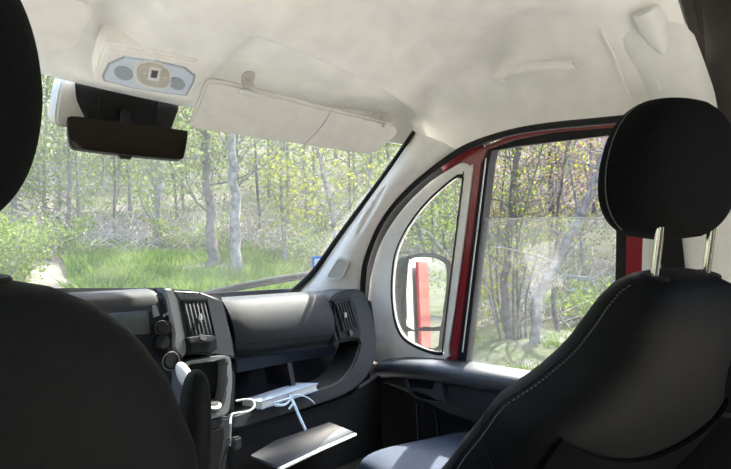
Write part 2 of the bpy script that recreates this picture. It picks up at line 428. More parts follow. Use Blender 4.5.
# B pillar cover with the belt anchor swelling
tb = thing('trim_2', 'pale grey pillar cover behind the passenger door with belt turret', 'pillar trim', kind='structure')
def bp(u, v):
    z = lerp(.99, 1.69, v)
    yf = interp(z, [.7, 1.1, 1.45, 1.52, 1.60, 1.69], [.42, .385, .345, .355, .385, .44])
    yb = interp(z, [.7, 1.1, 1.25, 1.45, 1.60, 1.69], [.20, .205, .205, .225, .252, .285])
    x = .815-.10*(max(0, z-1.45)/.24)**1.6
    return Vector((x-.018*math.sin(math.pi*u)**.6, lerp(yf, yb, u), z))
sheet('cover', bp, 14, 40, .012, 'pale', tb, smooth=60)
box('lower_cover', (.835, .30, .52), (.04, .20, .94), 'black', tb, bev=.01)
a0 = onX(646, 10, .70); a1 = onX(667, 58, .775)
tube('belt_turret', crc([a0, a0.lerp(a1, .35), a0.lerp(a1, .7), a1], 5, False), [.030, .0305, .031, .031, .031, .030, .029, .027, .025, .022, .019, .016, .012, .008, .003, .001], 'pale', tb, n=18)
disc('turret_cap', a0, (a0-a1).normalized()+Vector((-.2, 0, 0)), .029, .004, 'pale', tb)
tube('liner_bead', crc([onX(600, 30, .70), onX(615, 59, .76), onX(631, 101, .79)], 6, False), .003, 'liner', tb, n=6)
tube('cover_bead', crc([onX(622, 0, .66), onX(643, 28, .74), onX(652, 58, .775), onX(661, 93, .785)], 6, False), .003, 'liner', tb, n=6)
sb = thing('seat_belt', 'black seat belt strap hanging in front of the pale door pillar', 'seat belt')
slab('webbing', [(.77, .352, 1.44), (.77, .305, 1.44), (.775, .285, .6), (.775, .335, .6)], (.003, 0, 0), 'black', sb, bev=0)
box('height_slider', (.772, .326, 1.40), (.03, .055, .09), 'black', sb, bev=.008)

# ---- passenger door
d1 = thing('door_1', 'passenger door with red window frame, cream quarter trim and dark lower panel', 'door', kind='structure')
EXT = Vector((.055, 0, .008))
ro = [(440, 400), (474, 163), (483, 147), (512, 134.5), (552, 127.5), (616, 121), (662, 116), (668, 250), (664, 420)]
ri = [(452.5, 400), (481.5, 164), (488, 149.5), (515, 140), (552, 132.5), (616, 127), (627, 127), (626, 250), (622, 420)]
ringslab('red_frame', [onD(*p) for p in ro], [onD(*p) for p in ri], EXT, 'red', d1, bev=.003)
rj = [(461.5, 400), (488.5, 164), (491.5, 151), (517, 146.5), (552, 142), (608, 135.5), (617, 136), (616, 250), (612, 420)]
ringslab('glass_channel', [onD(*p, -.004) for p in ri], [onD(*p, -.004) for p in rj], EXT*.8, 'rubber', d1, bev=.003)
tube('channel_strip', [onD(462.5, 352, .002), onD(486, 158, .002)], .0022, 'pale', d1, n=6)
qo = [(446.5, 358), (449, 345), (460, 268), (472, 174), (470, 166.5), (462, 163), (452, 168), (430, 182), (408, 203), (390, 226), (377, 252), (370, 282), (367, 312), (369, 340), (375, 362), (410, 364)]
qi = [(442, 353), (444, 344), (452, 276), (463.5, 182), (463, 177.5), (460, 176.5), (455, 179), (440, 191), (422, 209), (406, 232), (396, 256), (393, 283), (393.5, 303), (397, 324), (406, 339), (424, 349)]
ringslab('quarter_trim', crc([onD(*p, .006) for p in qo], 4), crc([onD(*p, .006) for p in qi], 4), EXT*.2, 'cream', d1, bev=.005)
qg = crc([onD(*p, .0) for p in qi], 4)
cq = sum(qg, Vector())/len(qg)
ringslab('quarter_seal', [cq.lerp(p, 1.022)+Vector((-.009, 0, 0)) for p in qg], [cq.lerp(p, .985)+Vector((-.009, 0, 0)) for p in qg], (.006, 0, .001), 'rubber', d1, bev=.001)
slab('quarter_glass', [cq.lerp(p, 1.01)+Vector((.003, 0, 0)) for p in qg], (.004, 0, 0), 'glass_q', d1, bev=0)
fl = [(358, 310), (361, 278), (364, 256), (379, 219), (406, 187), (444, 158), (471, 143), (484, 143), (478, 175), (466, 168), (452, 171), (430, 185), (410, 206), (393, 228), (380, 254), (373, 283), (370, 312), (372, 340), (364, 345)]
slab('door_flange', [onD(*p, -.004) for p in fl], EXT*.6, 'rubber', d1, bev=0)
slab('red_corner', [onD(*p, -.001) for p in ((440, 166), (458, 154), (472, 147), (484, 146), (478, 176), (471, 166), (462, 162), (452, 167), (444, 173))], EXT*.3, 'red', d1, bev=0)
gl = [(460, 400), (485, 219.5), (560, 217.5), (618, 218.5), (616, 300), (614, 420)]
slab('lowered_glass', [onD(*p, -.020) for p in gl], (.004, 0, 0), 'glass_d', d1, bev=0)
tube('glass_edge', [onD(485, 219.5, -.018), onD(560, 217.5, -.018), onD(618, 218.5, -.018)], .0022, 'pale', d1, n=6)
slab('outer_skin', [(.975, .10, .70), (.975, 1.42, .70), (1.0, 1.42, .45), (.98, 1.42, .0), (.98, .10, .0), (1.0, .10, .45)], (-.03, 0, 0), 'red', d1, bev=.004)
slab('lower_panel', [(.885, .12, .74), (.885, 1.55, .72), (.885, 1.55, .30), (.885, 1.4, .06), (.885, .12, .06)], (.04, 0, 0), 'black', d1, bev=.01)
# elbow ledge
secs = []
for y, zt, xi in ((.10, .740, .815), (.40, .742, .812), (.70, .748, .806), (.92, .758, .800), (1.08, .762, .800), (1.20, .757, .806), (1.29, .743, .822), (1.345, .722, .850), (1.36, .71, .875)):
    prof = [(.905, zt+.006), (xi+.03, zt+.004), (xi+.008, zt-.004), (xi, zt-.018), (xi+.004, zt-.040), (xi+.02, zt-.055), (.905, zt-.06)]
    secs.append([Vector((x, y, z)) for x, z in prof])
loft('elbow_ledge', secs, 'dash2', d1, smooth=50)
secs = []
for y, zt, zb in ((.10, .69, .52), (.6, .69, .55), (.92, .70, .585), (1.02, .70, .60), (1.12, .70, .63), (1.22, .695, .655), (1.30, .685, .67)):
    secs.append([Vector((x, y, z)) for x, z in ((.89, zt), (.845, zt), (.838, lerp(zt, zb, .5)), (.848, zb+.01), (.865, zb), (.89, zb))])
loft('mid_panel', secs, 'dash', d1, smooth=50)
hp = [(404, 376), (418, 376.5), (436, 378), (443, 381), (446, 391), (447.5, 399), (442, 403.5), (428, 402), (414, 398), (408, 391)]
ho = crc([onX(*p, .834) for p in hp], 4); hc = sum(ho, Vector())/len(ho)
hh = thing('door_handle', 'x', None); del hh['label']; hh.parent = d1
ringslab('pocket_rim', ho, [hc.lerp(p, .86) for p in ho], (.02, 0, 0), 'dash2', hh, bev=.002)
slab('pocket_back', [hc.lerp(p, .9)+Vector((.006, 0, 0)) for p in ho], (.01, 0, 0), 'gloss', hh, bev=0)
slab('lever', [onX(*p, .826) for p in ((410, 386.5), (432, 390), (434, 379.5), (442, 381), (445.5, 400), (437, 400.5), (426, 394.5), (411, 391))], (.012, 0, 0), 'dash2', hh, bev=.003)
tube('panel_crease', crc([onX(417, 404, .878), onX(418, 425, .878), onX(418.5, 447, .878)], 4, False), .004, 'dash', d1, n=6)
tube('panel_crease', crc([onX(433, 406, .878), onX(437, 420, .878), onX(439, 447, .878)], 4, False), .004, 'dash', d1, n=6)

# ================================================================== DASHBOARD
da = thing('dashboard', 'dark grey dashboard with centre stack, vents and open shelf under the windscreen', 'dashboard')
def top_sec(x):
    hood = sstep(x, -.75, -.55)*sstep(.05-x, 0, .035)
    zt = 1.0+.045*hood; b = wbase(x*.97)
    yf = 1.31-.02*hood; curv = .02*(abs(x)/.8)**3
    return [Vector((x, b.y-.02, .955)), Vector((x, b.y-.15, .985+.01*hood)), Vector((x, 1.62, zt-.003)), Vector((x, 1.45, zt+.002)), Vector((x, yf+.05, zt)), Vector((x, yf+.018, zt-.006)),
            Vector((x, yf+.003, zt-.022)), Vector((x, yf, zt-.05)), Vector((x, yf+.02, .93)), Vector((x, b.y-.02, .90))]
xs = sorted(set(list(np.linspace(-.80, .735, 60))+[.0, .01, .02, .03, .04, .05]))
loft('top_pad', [top_sec(float(x)) for x in xs], 'dash', da, smooth=40)
box('firewall', (0, 1.62, .48), (1.66, .06, .95), 'black', da, bev=0)
box('shelf_back', (.36, 1.46, .76), (1.0, .02, .3), 'blue', da, bev=0)
FEXT = Vector((0, .06, 0))
# glove box lid (bulging)
gt0, gt1 = onF(223, 301, -.02), onF(330, 296.5, -.02); gb0, gb1 = onF(236, 359, -.02), onF(336, 345, -.02)
def glove(u, v):
    a = gt0.lerp(gt1, u); b = gb0.lerp(gb1, u); p = a.lerp(b, v)
    r = abs(2*u-1)**8*.012
    return p+Vector((0, -.035*math.sin(math.pi*min(1, v*1.02+.03))**.6+r, 0))
gb = sheet('glove_lid', glove, 24, 20, .02, 'dash', da, smooth=60)
tube('lid_groove', [glove(u, .74)+Vector((0, -.0005, 0)) for u in np.linspace(.04, .95, 14)], .0013, 'black', gb, n=5)
slab('lid_underside', [onF(236, 359, .0), onF(336, 345.5, .0), onF(337, 354, -.03), onF(237, 373, -.03)], (0, .05, 0), 'blue', da, bev=.003)
# open shelf
sh0, sh1 = onF(233, 408, -.0), onF(342, 383, -.0)
box('shelf_floor', (.40, 1.37, .683), (.62, .20, .012), 'blue', da, bev=.002)
slab('shelf_divider', [onF(287, 362, -.03), onF(292, 361.5, -.03), onF(296, 386, -.03), onF(292, 388, -.03)], (0, .12, 0), 'dash', da, bev=.001)
# right end trim wrapping into the shelf lip
cb = [(331, 299), (345, 290), (362, 290.5), (369, 302), (375, 325), (377.5, 342), (375, 362), (364, 381), (345, 395), (318, 405), (275, 418), (234, 430), (232, 416), (272, 404), (312, 391), (336, 383), (349, 371), (357, 355), (359, 340), (336, 342), (331, 320)]
cb2 = [tuple(p.xy) for p in crc([Vector((a, b, 0)) for a, b in cb], 3)]
slab('end_trim', [onF(*p, .006) for p in cb2], (0, .10, 0), 'dash', da, bev=.006, seg=3)
def vent(name, q, nsl, off, parent, tabpos):
    TL, TR, BR, BL = [onF(*p, off) for p in q]
    v = thing(name, 'x', None); del v['label']; v.parent = parent
    cc = (TL+TR+BR+BL)/4
    out = [cc+(p-cc)*1.0 for p in (TL, TR, BR, BL)]
    ou = [cc+(p-cc)+(p-cc).normalized()*.009 for p in (TL, TR, BR, BL)]
    ringslab('bezel', ou, out, (0, .03, 0), 'black', v, bev=.002)
    slab('back', [p+Vector((0, .028, 0)) for p in out], (0, .004, 0), 'gloss', v, bev=0)
    for k in range(nsl):
        t = (k+.5)/nsl
        a = TL.lerp(TR, t); b = BL.lerp(BR, t); wv = (TR-TL).normalized()*.0022
        slab('slat', [a-wv+Vector((0, .001, 0)), a+wv+Vector((0, .001, 0)), b+wv+Vector((0, .001, 0)), b-wv+Vector((0, .001, 0))], (.006, .018, 0), 'dash', v, bev=.0006, seg=1)
    p = onF(*tabpos, off+.004)
    box('slider_tab', p, (.009, .010, .019), 'pale', v, bev=.003)
    return v
slab('vent_housing', [onF(*p, .012) for p in ((332.5, 300), (350, 297), (356, 305), (361.5, 332), (360, 338), (340, 340), (335, 322))], (0, .05, 0), 'black', da, bev=.003)
vent('side_vent', ((336, 304), (349, 301.5), (356.5, 327), (343.5, 330)), 5, .016, da, (345.5, 315))
disc('vent_wheel', onF(350, 333, .014), (0, -1, .2), .009, .006, 'dash2', da)
dv = thing('demister_vent', 'x', None); del dv['label']; dv.parent = da
slab('slot_plate', [onX(*p, .800) for p in ((366, 300), (369.5, 302), (373.5, 330), (371, 331))], (.02, .01, 0), 'black', dv, bev=.001)
for k in range(7):
    y = 303+k*4
    tube('slot_rib', [onX(366.6+k*.55, y, .798), onX(370.3+k*.5, y+.8, .798)], .0012, 'dash2', dv, n=5)
# centre stack
slab('stack_back', [onF(*p, -.03) for p in ((60, 288), (164, 288), (222, 296), (236, 372), (233, 470), (120, 470), (60, 470))], (0, .12, 0), 'dash', da, bev=.004)
slab('stack_hood', [onF(*p, .0) for p in ((60, 295), (110, 293), (160, 292), (165, 294), (164, 300.5), (110, 301), (60, 303))], (0, .10, 0), 'hood', da, bev=.006, seg=3)
ra = thing('radio', 'x', None); del ra['label']; ra.parent = da
slab('bezel', [onF(*p, .002) for p in ((60, 303), (161, 300.5), (166, 306), (174.5, 338), (172, 346), (150, 346), (60, 346))], (0, .04, 0), 'gloss', ra, bev=.003)
slab('screen', [onF(*p, .004) for p in ((80, 311), (147.5, 307.5), (151.5, 334), (80, 338))], (0, .01, 0), 'screen', ra, bev=.001)
slab('side_keys', [onF(*p, .006) for p in ((151.5, 305), (157, 304.3), (160, 315.5), (154, 317.5))], (0, .01, 0), 'steel', ra, bev=.0015)
for px, py in ((164, 315.5), (167, 314)): disc('round_key', onF(px, py, .005), (0, -1, .2), .004, .003, 'steel', ra)
kn = disc('volume_knob', onF(161.5, 329, .0), (-.12, -1, .28), .0185, .022, 'gloss', ra)
kp = onF(161.5, 327.5, .022)
ringp = [kp+Vector((math.cos(a)*.0165, 0, math.sin(a)*.0165)) for a in np.linspace(0, 2*math.pi, 28)]
tube('knob_ring', ringp, .0007, 'dash2', kn, n=6)
disc('tuner_knob', onF(161, 343, .0), (-.12, -1, .28), .017, .016, 'black', ra)
slab('stack_trim', [onF(*p, .012) for p in ((164, 287.5), (172, 288), (179, 300), (186, 336), (189, 352), (183, 358), (176, 352), (173, 346), (174, 334), (168, 304))], (0, .08, 0), 'steel', da, bev=.005, seg=3)
slab('vent_pod', [onF(*p, .010) for p in ((172, 289), (201, 291), (219, 298), (224, 303), (234, 344), (236, 358), (218, 356), (190, 354), (185, 336), (178, 300))], (0, .10, 0), 'dash2', da, bev=.006, seg=3)
tg = thing('top_grille', 'x', None); del tg['label']; tg.parent = da
for k in range(5):
    p = onF(185+k*3.6, 293.2, .013); box('slot', p, (.006, .004, .004), 'black', tg, bev=.001)
vent('centre_vent', ((183.5, 302), (206.5, 301.5), (214, 334), (191, 335.5)), 6, .014, da, (200.5, 317.5))
tr = thing('cup_drawer', 'x', None); del tr['label']; tr.parent = da
slab('drawer_front', [onF(*p, .030) for p in ((189, 339), (214, 336), (217.5, 340), (218, 349), (212, 353), (190, 354.5))], (0, .06, 0), 'black', tr, bev=.004)
slab('pull_lip', [onF(*p, .036) for p in ((190, 338), (203, 336), (214, 335.5), (215.5, 338.5), (212, 342), (192, 343.5))], (0, .02, 0), 'dash2', tr, bev=.003)
disc('pull_button', onF(202, 338.5, .040), (0, -1, .6), .010, .006, 'black', tr)
# cup holder recess
co = [(184, 364), (205, 358.5), (224, 355.5), (230, 357), (232, 364), (232, 384), (231, 404), (226, 415), (208, 419), (188, 419), (182, 400), (182, 380)]
ci = [(188, 366), (205, 362.5), (222, 360), (226, 361.5), (227, 367), (226.5, 384), (224, 400), (219, 409), (207, 412), (192, 412), (187, 398), (187, 380)]
ch = thing('cup_holder', 'x', None); del ch['label']; ch.parent = da
ringslab('rim', crc([onF(*p, .022) for p in co], 4), crc([onF(*p, .022) for p in ci], 4), (0, .05, 0), 'steel', ch, bev=.004)
slab('well', crc([onF(*p, -.02) for p in ci], 4), (0, .01, 0), 'black', ch, bev=0)
disc('cup_ring', onF(212, 407, .012), (0, -.5, 1), .022, .01, 'steel', ch)
disc('cup_ring_inside', onF(212, 405.5, .008), (0, -.5, 1), .015, .012, 'black', ch)
slab('stack_lower', [onF(*p, .015) for p in ((160, 419), (230, 417), (232, 430), (226, 470), (215, 510), (140, 510), (140, 419))], (0, .10, 0), 'dash', da, bev=.006)
slab('lower_pocket', [onF(*p, .020) for p in ((205, 430), (224, 427), (225.5, 433), (219, 472), (200, 472))], (0, .02, 0), 'black', da, bev=.004)
di = disc('climate_dial', onF(171, 361, .012), (0, -1, .2), .022, .014, 'black', da)
tube('dial_ring', [onF(171, 361, .028)+Vector((math.cos(a)*.0215, 0, math.sin(a)*.0215)) for a in np.linspace(0, 2*math.pi, 32)], .0010, 'steel', di, n=6)
hb = thing('hinge_bracket', 'x', None); del hb['label']; hb.parent = da
tube('bracket_rod', [onF(229.5, 414, .035), onF(230, 428, .035), onF(229, 446, .035)], .004, 'steel', hb, n=8)
box('bracket_foot', onF(236, 443, .03), (.025, .02, .03), 'dash2', hb, bev=.004)
box('bracket_pin', onF(229, 441, .045), (.012, .012, .012), 'chrome', hb, bev=.003)
slab('lower_shroud', [onF(*p, -.03) for p in ((228, 430), (300, 412), (350, 395), (380, 375), (385, 520), (200, 560))], (0, .02, 0), 'black', da, bev=0)
# gear lever beside the stack
ge = thing('gear_lever', 'gear lever with knob painted pale as a sunlit patch low on the centre stack', 'gear lever')
g0 = onF(190, 396, .02); g1 = onF(190, 384, .05)
tube('lever_shaft', [g0, g0.lerp(g1, .6), g1], [.016, .013, .012], 'black', ge, n=12)
gk = crc([onF(178.5, 363, .045), onF(181, 368, .052), onF(185, 376, .060), onF(191, 383, .060), onF(195, 386, .055)], 4, False)
tube('knob', gk, [.003, .007, .010, .012, .014, .015, .016, .0165, .017, .0175, .0175, .017, .016, .014, .011, .007, .002][:len(gk)], 'pale', ge, n=16)  # pale shape standing in for the sunlit part of the stack
# steering wheel in front of the driver seat
sw = thing('steering_wheel', 'black steering wheel in front of the driver seat', 'steering wheel')
wc = Vector((-.47, 1.02, .80)); wn = Vector((0, -.75, .66)).normalized(); wx = Vector((1, 0, 0)); wy = wn.cross(wx)
tube('rim', [wc+wx*(math.cos(a)*.185)+wy*(math.sin(a)*.185) for a in np.linspace(0, 2*math.pi, 48)], .015, 'leather', sw, n=10)
disc('hub', wc-wn*.04, wn, .065, .03, 'black', sw)
for a in (0, math.pi, -math.pi/2): tube('spoke', [wc+(wx*math.cos(a)+wy*math.sin(a))*.05-wn*.03, wc+(wx*math.cos(a)+wy*math.sin(a))*.18], .014, 'black', sw, n=8, flat=.5)
tube('column', [wc-wn*.03, wc-wn*.26], .04, 'black', sw, n=14)

# things on the shelf
bk = thing('notebook', 'pale blue notebook with white pages lying on the open dash shelf', 'book')
q = [onZ(253, 399, .705), onZ(314, 379.5, .727), onZ(316, 388.5, .712), onZ(264, 408.5, .70)]
zb = .694
A, B = onF(262, 408, .022), onF(316.5, 389.5, .022)
yv = Vector((-.01, .075, -.004)); up = Vector((0, 0, .018))
slab('pages', [A, B, B+yv, A+yv], up*.85, 'paper', bk, bev=.001)
e2 = Vector((-.004, -.004, 0))
slab('cover_sheet', [A+up*.85+e2, B+up*.85-Vector((-.004, .004, 0)), B+up*.85+yv, A+up*.85+yv], Vector((0, 0, .003)), 'cover', bk, bev=.0005)
slab('bottom_cover', [A+e2-Vector((0, 0, .003)), B-Vector((-.004, .004, .003)), B+yv-Vector((0, 0, .003)), A+yv-Vector((0, 0, .003))], Vector((0, 0, .003)), 'cover', bk, bev=.0005)
la = thing('shoelace', 'pale blue lace tied in a bow and hanging over the shelf edge', 'lace')
kn0 = onF(291, 397.5, .032)
disc('knot', kn0+Vector((0, .006, 0)), (0, -1, .3), .008, .010, 'lace', la, n=12, bev=.003)
def lacep(name, pts, r=.0042): return tube(name, crc([onF(px, py, of) for px, py, of in pts], 6, False), r, 'lace', la, n=6, flat=.45)
lacep('loop', [(291, 397.5, .034), (297, 395, .04), (305, 396.5, .045), (311, 400, .045), (314.5, 403.5, .042)])
lacep('loop', [(291, 397.5, .034), (283, 400, .042), (274, 402.5, .042), (276, 405, .046), (285, 404.5, .046), (291, 399, .036)], .0036)
lacep('tail', [(291, 397.5, .034), (295, 406, .046), (300, 418, .05), (305.5, 430, .048)], .0052)
lacep('tail', [(292, 398, .034), (293, 403, .046), (289, 409, .048)], .003)
cb_ = tube('charging_cable', crc([onF(236, 401, .0), onF(246, 399.5, .012), (onF(253, 401, .03)), onF(254, 407, .04), onF(248, 411.5, .04), onF(238, 413, .034), onF(231.5, 415, .034), onF(230, 424, .045)], 6, False), .0027, 'cable', n=8)
tag(cb_, 'white charging cable looped at the end of the dash shelf', 'cable')
fo = thing('document_folder', 'slate plastic folder with edge glint painted white leaning in the footwell', 'folder')
f0, f1 = Vector(onY(278, 470, 1.13)), Vector(onY(354, 435, 1.17))
bk_ = Vector((-.055, .06, .035))
slab('folder_cover', [f0, f1, f1+bk_*.85, f0.lerp(f1, .35)+bk_, f0+bk_*.8], Vector((0, .006, .010)), 'folder', fo, bev=.003)
tube('glint_edge', [f0+Vector((0, -.004, .002)), f0.lerp(f1, .5)+Vector((0, -.004, .004)), f1+Vector((0, -.004, .002))], .007, 'paper', fo, n=8, flat=.7)  # sun glint along the folder edge, painted as a white strip
o = box('footwell_tray', (.45, 1.30, .47), (.62, .34, .03), 'black', bev=.01, rot=Matrix.Rotation(math.radians(8), 3, 'X')); tag(o, 'black moulded tray low in the passenger footwell', 'tray')

# ================================================================== OVERHEAD FITTINGS
oc = thing('overhead_console', 'overhead console with silver panel, two round grilles and reading lamp switch', 'overhead console')
OCP = Vector((0, 1.24, 1.542)); OCN = Vector((0, -.30, -1)).normalized()
def onO(px, py, off=0): return hit(px, py, OCP+OCN*off, OCN)
up_ = -OCN
co = [(94.5, 79), (97, 68), (103, 50), (110, 44.5), (150, 52), (192, 61), (199, 66), (197, 82), (192, 96), (186, 100.5), (140, 92), (100, 84.5)]
slab('housing', crc([onO(*p, .010) for p in co], 4), up_*.05, 'cream', oc, bev=.010, seg=4)
ci2 = [(100, 80), (103, 69), (108, 54), (113, 49), (150, 56), (190, 65.5), (194, 70), (193, 82), (189, 93), (184, 97), (140, 89), (104, 81.5)]
slab('inner_step', crc([onO(*p, .0125) for p in ci2], 4), up_*.01, 'cream', oc, bev=.003)
so = [(103.5, 77), (109.5, 65), (125, 58), (155, 62), (184.5, 68.5), (194, 76.5), (193, 82), (185.5, 95.5), (160, 92.5), (133, 88), (105, 81)]
slab('panel_gap', [onO(*(Vector((149, 77, 0))+(Vector((a, b, 0))-Vector((149, 77, 0)))*1.035).xy, .0165) for a, b in so], up_*.008, 'grille', oc, bev=.001)
slab('silver_panel', [onO(*p, .018) for p in so], up_*.01, 'silver', oc, bev=.002)
for (px, py, r) in ((123.6, 73.6, 9.5), (177, 84, 8.3)):
    pts = [onO(px+r*math.cos(a), py+r*.74*math.sin(a)+r*.18*math.cos(a), .0195) for a in np.linspace(0, 2*math.pi, 28)[:-1]]
    slab('speaker_grille', pts, up_*.006, 'grille', oc, bev=.001)
def oval(cx, cy, rx, ry, off, n=28, p=2.8, sh=.17):
    out = []
    for k in range(n):
        a = 2*math.pi*k/n
        x = math.copysign(abs(math.cos(a))**(2/p), math.cos(a))*rx; y = math.copysign(abs(math.sin(a))**(2/p), math.sin(a))*ry
        out.append(onO(cx+x, cy+y+x*sh, off))
    return out
slab('lamp_surround', oval(153, 76.5, 19.5, 13.2, .022), up_*.01, 'pale', oc, bev=.003)
lb = slab('lamp_lens', oval(153.5, 76.3, 16.5, 11.2, .0245), up_*.008, 'lens', oc, bev=.002)
sq = [(150, 67.5), (161.5, 69), (158.5, 82), (147.5, 80)]
slab('switch_frame', [onO(*p, .0265) for p in sq], up_*.006, 'pale', lb, bev=.001)
cs = Vector((154.4, 74.6, 0))
slab('switch', [onO(*(cs+(Vector((a, b, 0))-cs)*.55).xy, .028) for a, b in sq], up_*.004, 'dash2', lb, bev=.0008)
for px, py in ((144, 72.5), (165, 76.5)): disc('push_button', onO(px, py, .026), OCN, .003, .0025, 'visor', lb, n=12, bev=.0008)

# mirror and its cover
cov = thing('sensor_cover', 'black sensor housing with grey cheek on the windscreen behind the mirror', 'sensor housing')
sc = [(74, 78), (130, 90), (181, 101), (180, 108), (172, 130), (120, 126), (86, 119), (77, 100)]
slab('black_face', [onY(*p, 1.40) for p in sc], (0, .05, .02), 'black', cov, bev=.006, seg=3)
sg = [(64, 76), (76, 78), (79, 100), (88, 121), (75, 126), (62, 127), (56, 122), (57, 105)]
slab('grey_cheek', crc([onY(*p, 1.405) for p in sg], 3), (0, .05, .02), 'clip', cov, bev=.006, seg=3)
tube('join', [onY(99, 96, 1.398), onY(98, 121, 1.398)], .0015, 'rubber', cov, n=5)
tube('join', [onY(158, 98, 1.398), onY(157, 125, 1.398)], .0015, 'rubber', cov, n=5)
rm = thing('rear_view_mirror', 'wide black rear-view mirror hanging under the overhead console', 'mirror')
MP = onY(127, 139, 1.30); MN = Vector((-.30, -1, -.02)).normalized()
def onM(px, py, off=0): return hit(px, py, MP+MN*off, MN)
mo = [(67, 120), (70, 116.5), (80, 116.5), (126, 122.5), (183, 130), (187.5, 133), (187, 141), (184, 156), (181, 159), (174, 159), (130, 155), (80, 149), (72, 146.5), (69, 140)]
slab('housing', crc([onM(*p) for p in mo], 3), -MN*.03, 'black', rm, bev=.004, seg=3)
mc = Vector((127, 138, 0))
slab('mirror_glass', crc([onM(*(mc+(Vector((a, b, 0))-mc)*.965).xy, .002) for a, b in mo], 3), -MN*.004, 'dimmir', rm, bev=.001)
slab('dimmer_tab', [onM(*p, .0) for p in ((118, 154.5), (133, 156), (131, 158.8), (121, 158))], -MN*.012, 'black', rm, bev=.001)
tube('mirror_stem', [onY(125, 128, 1.31), onY(125, 112, 1.40)], .012, 'black', rm, n=10)

# sun visors
pv = thing('sun_visor', 'cream sun visor folded down in front of the passenger with diagonal seam', 'sun visor', 'sun visors')
va = onY(211, 81, 1.180); vb = onY(398, 131, .995); vc = onY(216, 133, 1.255)
VN = (vb-va).cross(vc-va).normalized()
if VN.y > 0: VN = -VN
def onV(px, py, off=0): return hit(px, py, va+VN*off, VN)
vo = [(204, 88), (208, 82), (214, 81), (238, 85.5), (300, 102), (376, 120), (392, 126), (397.5, 132), (394, 138), (382, 149), (372, 154), (360, 154), (303, 145.5), (250, 137.5), (205, 131), (193, 128), (190.5, 122), (196, 108)]
bdy = slab('visor_body', crc([onV(*p, .0) for p in vo], 3), -VN*.020, 'visor', pv, bev=.007, seg=4)
tube('seam', crc([onV(331.5, 110, .0006), onV(322, 126, .0006), onV(305, 144, .0006)], 6, False), .0011, 'grille', pv, n=5)
def clip(quad, hinge, off):
    cl = thing('hinge_clip', 'x', None); del cl['label']; cl.parent = pv
    slab('clip_plate', crc([onV(*p, off) for p in quad], 3), -VN*.012, 'clip', cl, bev=.003)
    tube('clip_barrel', [onV(*hinge[0], off+.004), onV(*hinge[1], off+.004)], .008, 'pale', cl, n=10)
    cc = sum((onV(*p, off+.001) for p in quad), Vector())/len(quad)
    disc('screw', cc, VN, .005, .002, 'grille', cl, n=14, bev=.0005)
clip([(242, 78), (247, 73), (255, 73.5), (254, 80), (251, 88), (243, 88)], ((239, 91.5), (254, 94)), .004)
clip([(370, 116), (374, 112.5), (383, 113), (392, 118), (391, 123), (384, 122), (374, 119)], ((384, 125), (390, 128.5)), .004)
dvs = thing('sun_visor', 'cream sun visor folded up against the headliner by the driver headrest', 'sun visor', 'sun visors')
wa = onY(82, 2, 1.10)
DN = Vector((0, -.42, -1)).normalized()
def onU(px, py, off=0): return hit(px, py, Vector((-.2, 1.24, 1.515))+DN*off, DN)
do = [(-60, -20), (20, -18), (78, -2), (89, 5), (93, 15), (89, 27), (79, 46), (73, 50), (38, 53.5), (-20, 50), (-60, 40)]
slab('visor_body', crc([onU(*p, .0) for p in do], 3), -DN*.018, 'visor', dvs, bev=.006, seg=4)

# grab handle
gh = thing('grab_handle', 'cream roof grab handle above the passenger door', 'grab handle')
GH = [(497, 77.5), (503, 74), (512, 70.5), (523, 67.8), (536, 66), (549, 64.8), (561, 64.8), (569, 65)]
gp = crc([onX(px, py, x) for (px, py), x in zip(GH, (.742, .722, .708, .698, .692, .692, .698, .718))], 4, False)
tube('grip', gp, [.0125]*len(gp), 'cream', gh, n=12, flat=1.0)
for (px, py) in ((500, 78), (570, 65)):
    p = onX(px, py, .745); box('mount', p, (.04, .035, .022), 'cream', gh, bev=.008, rot=Matrix.Rotation(.15, 3, 'X'))

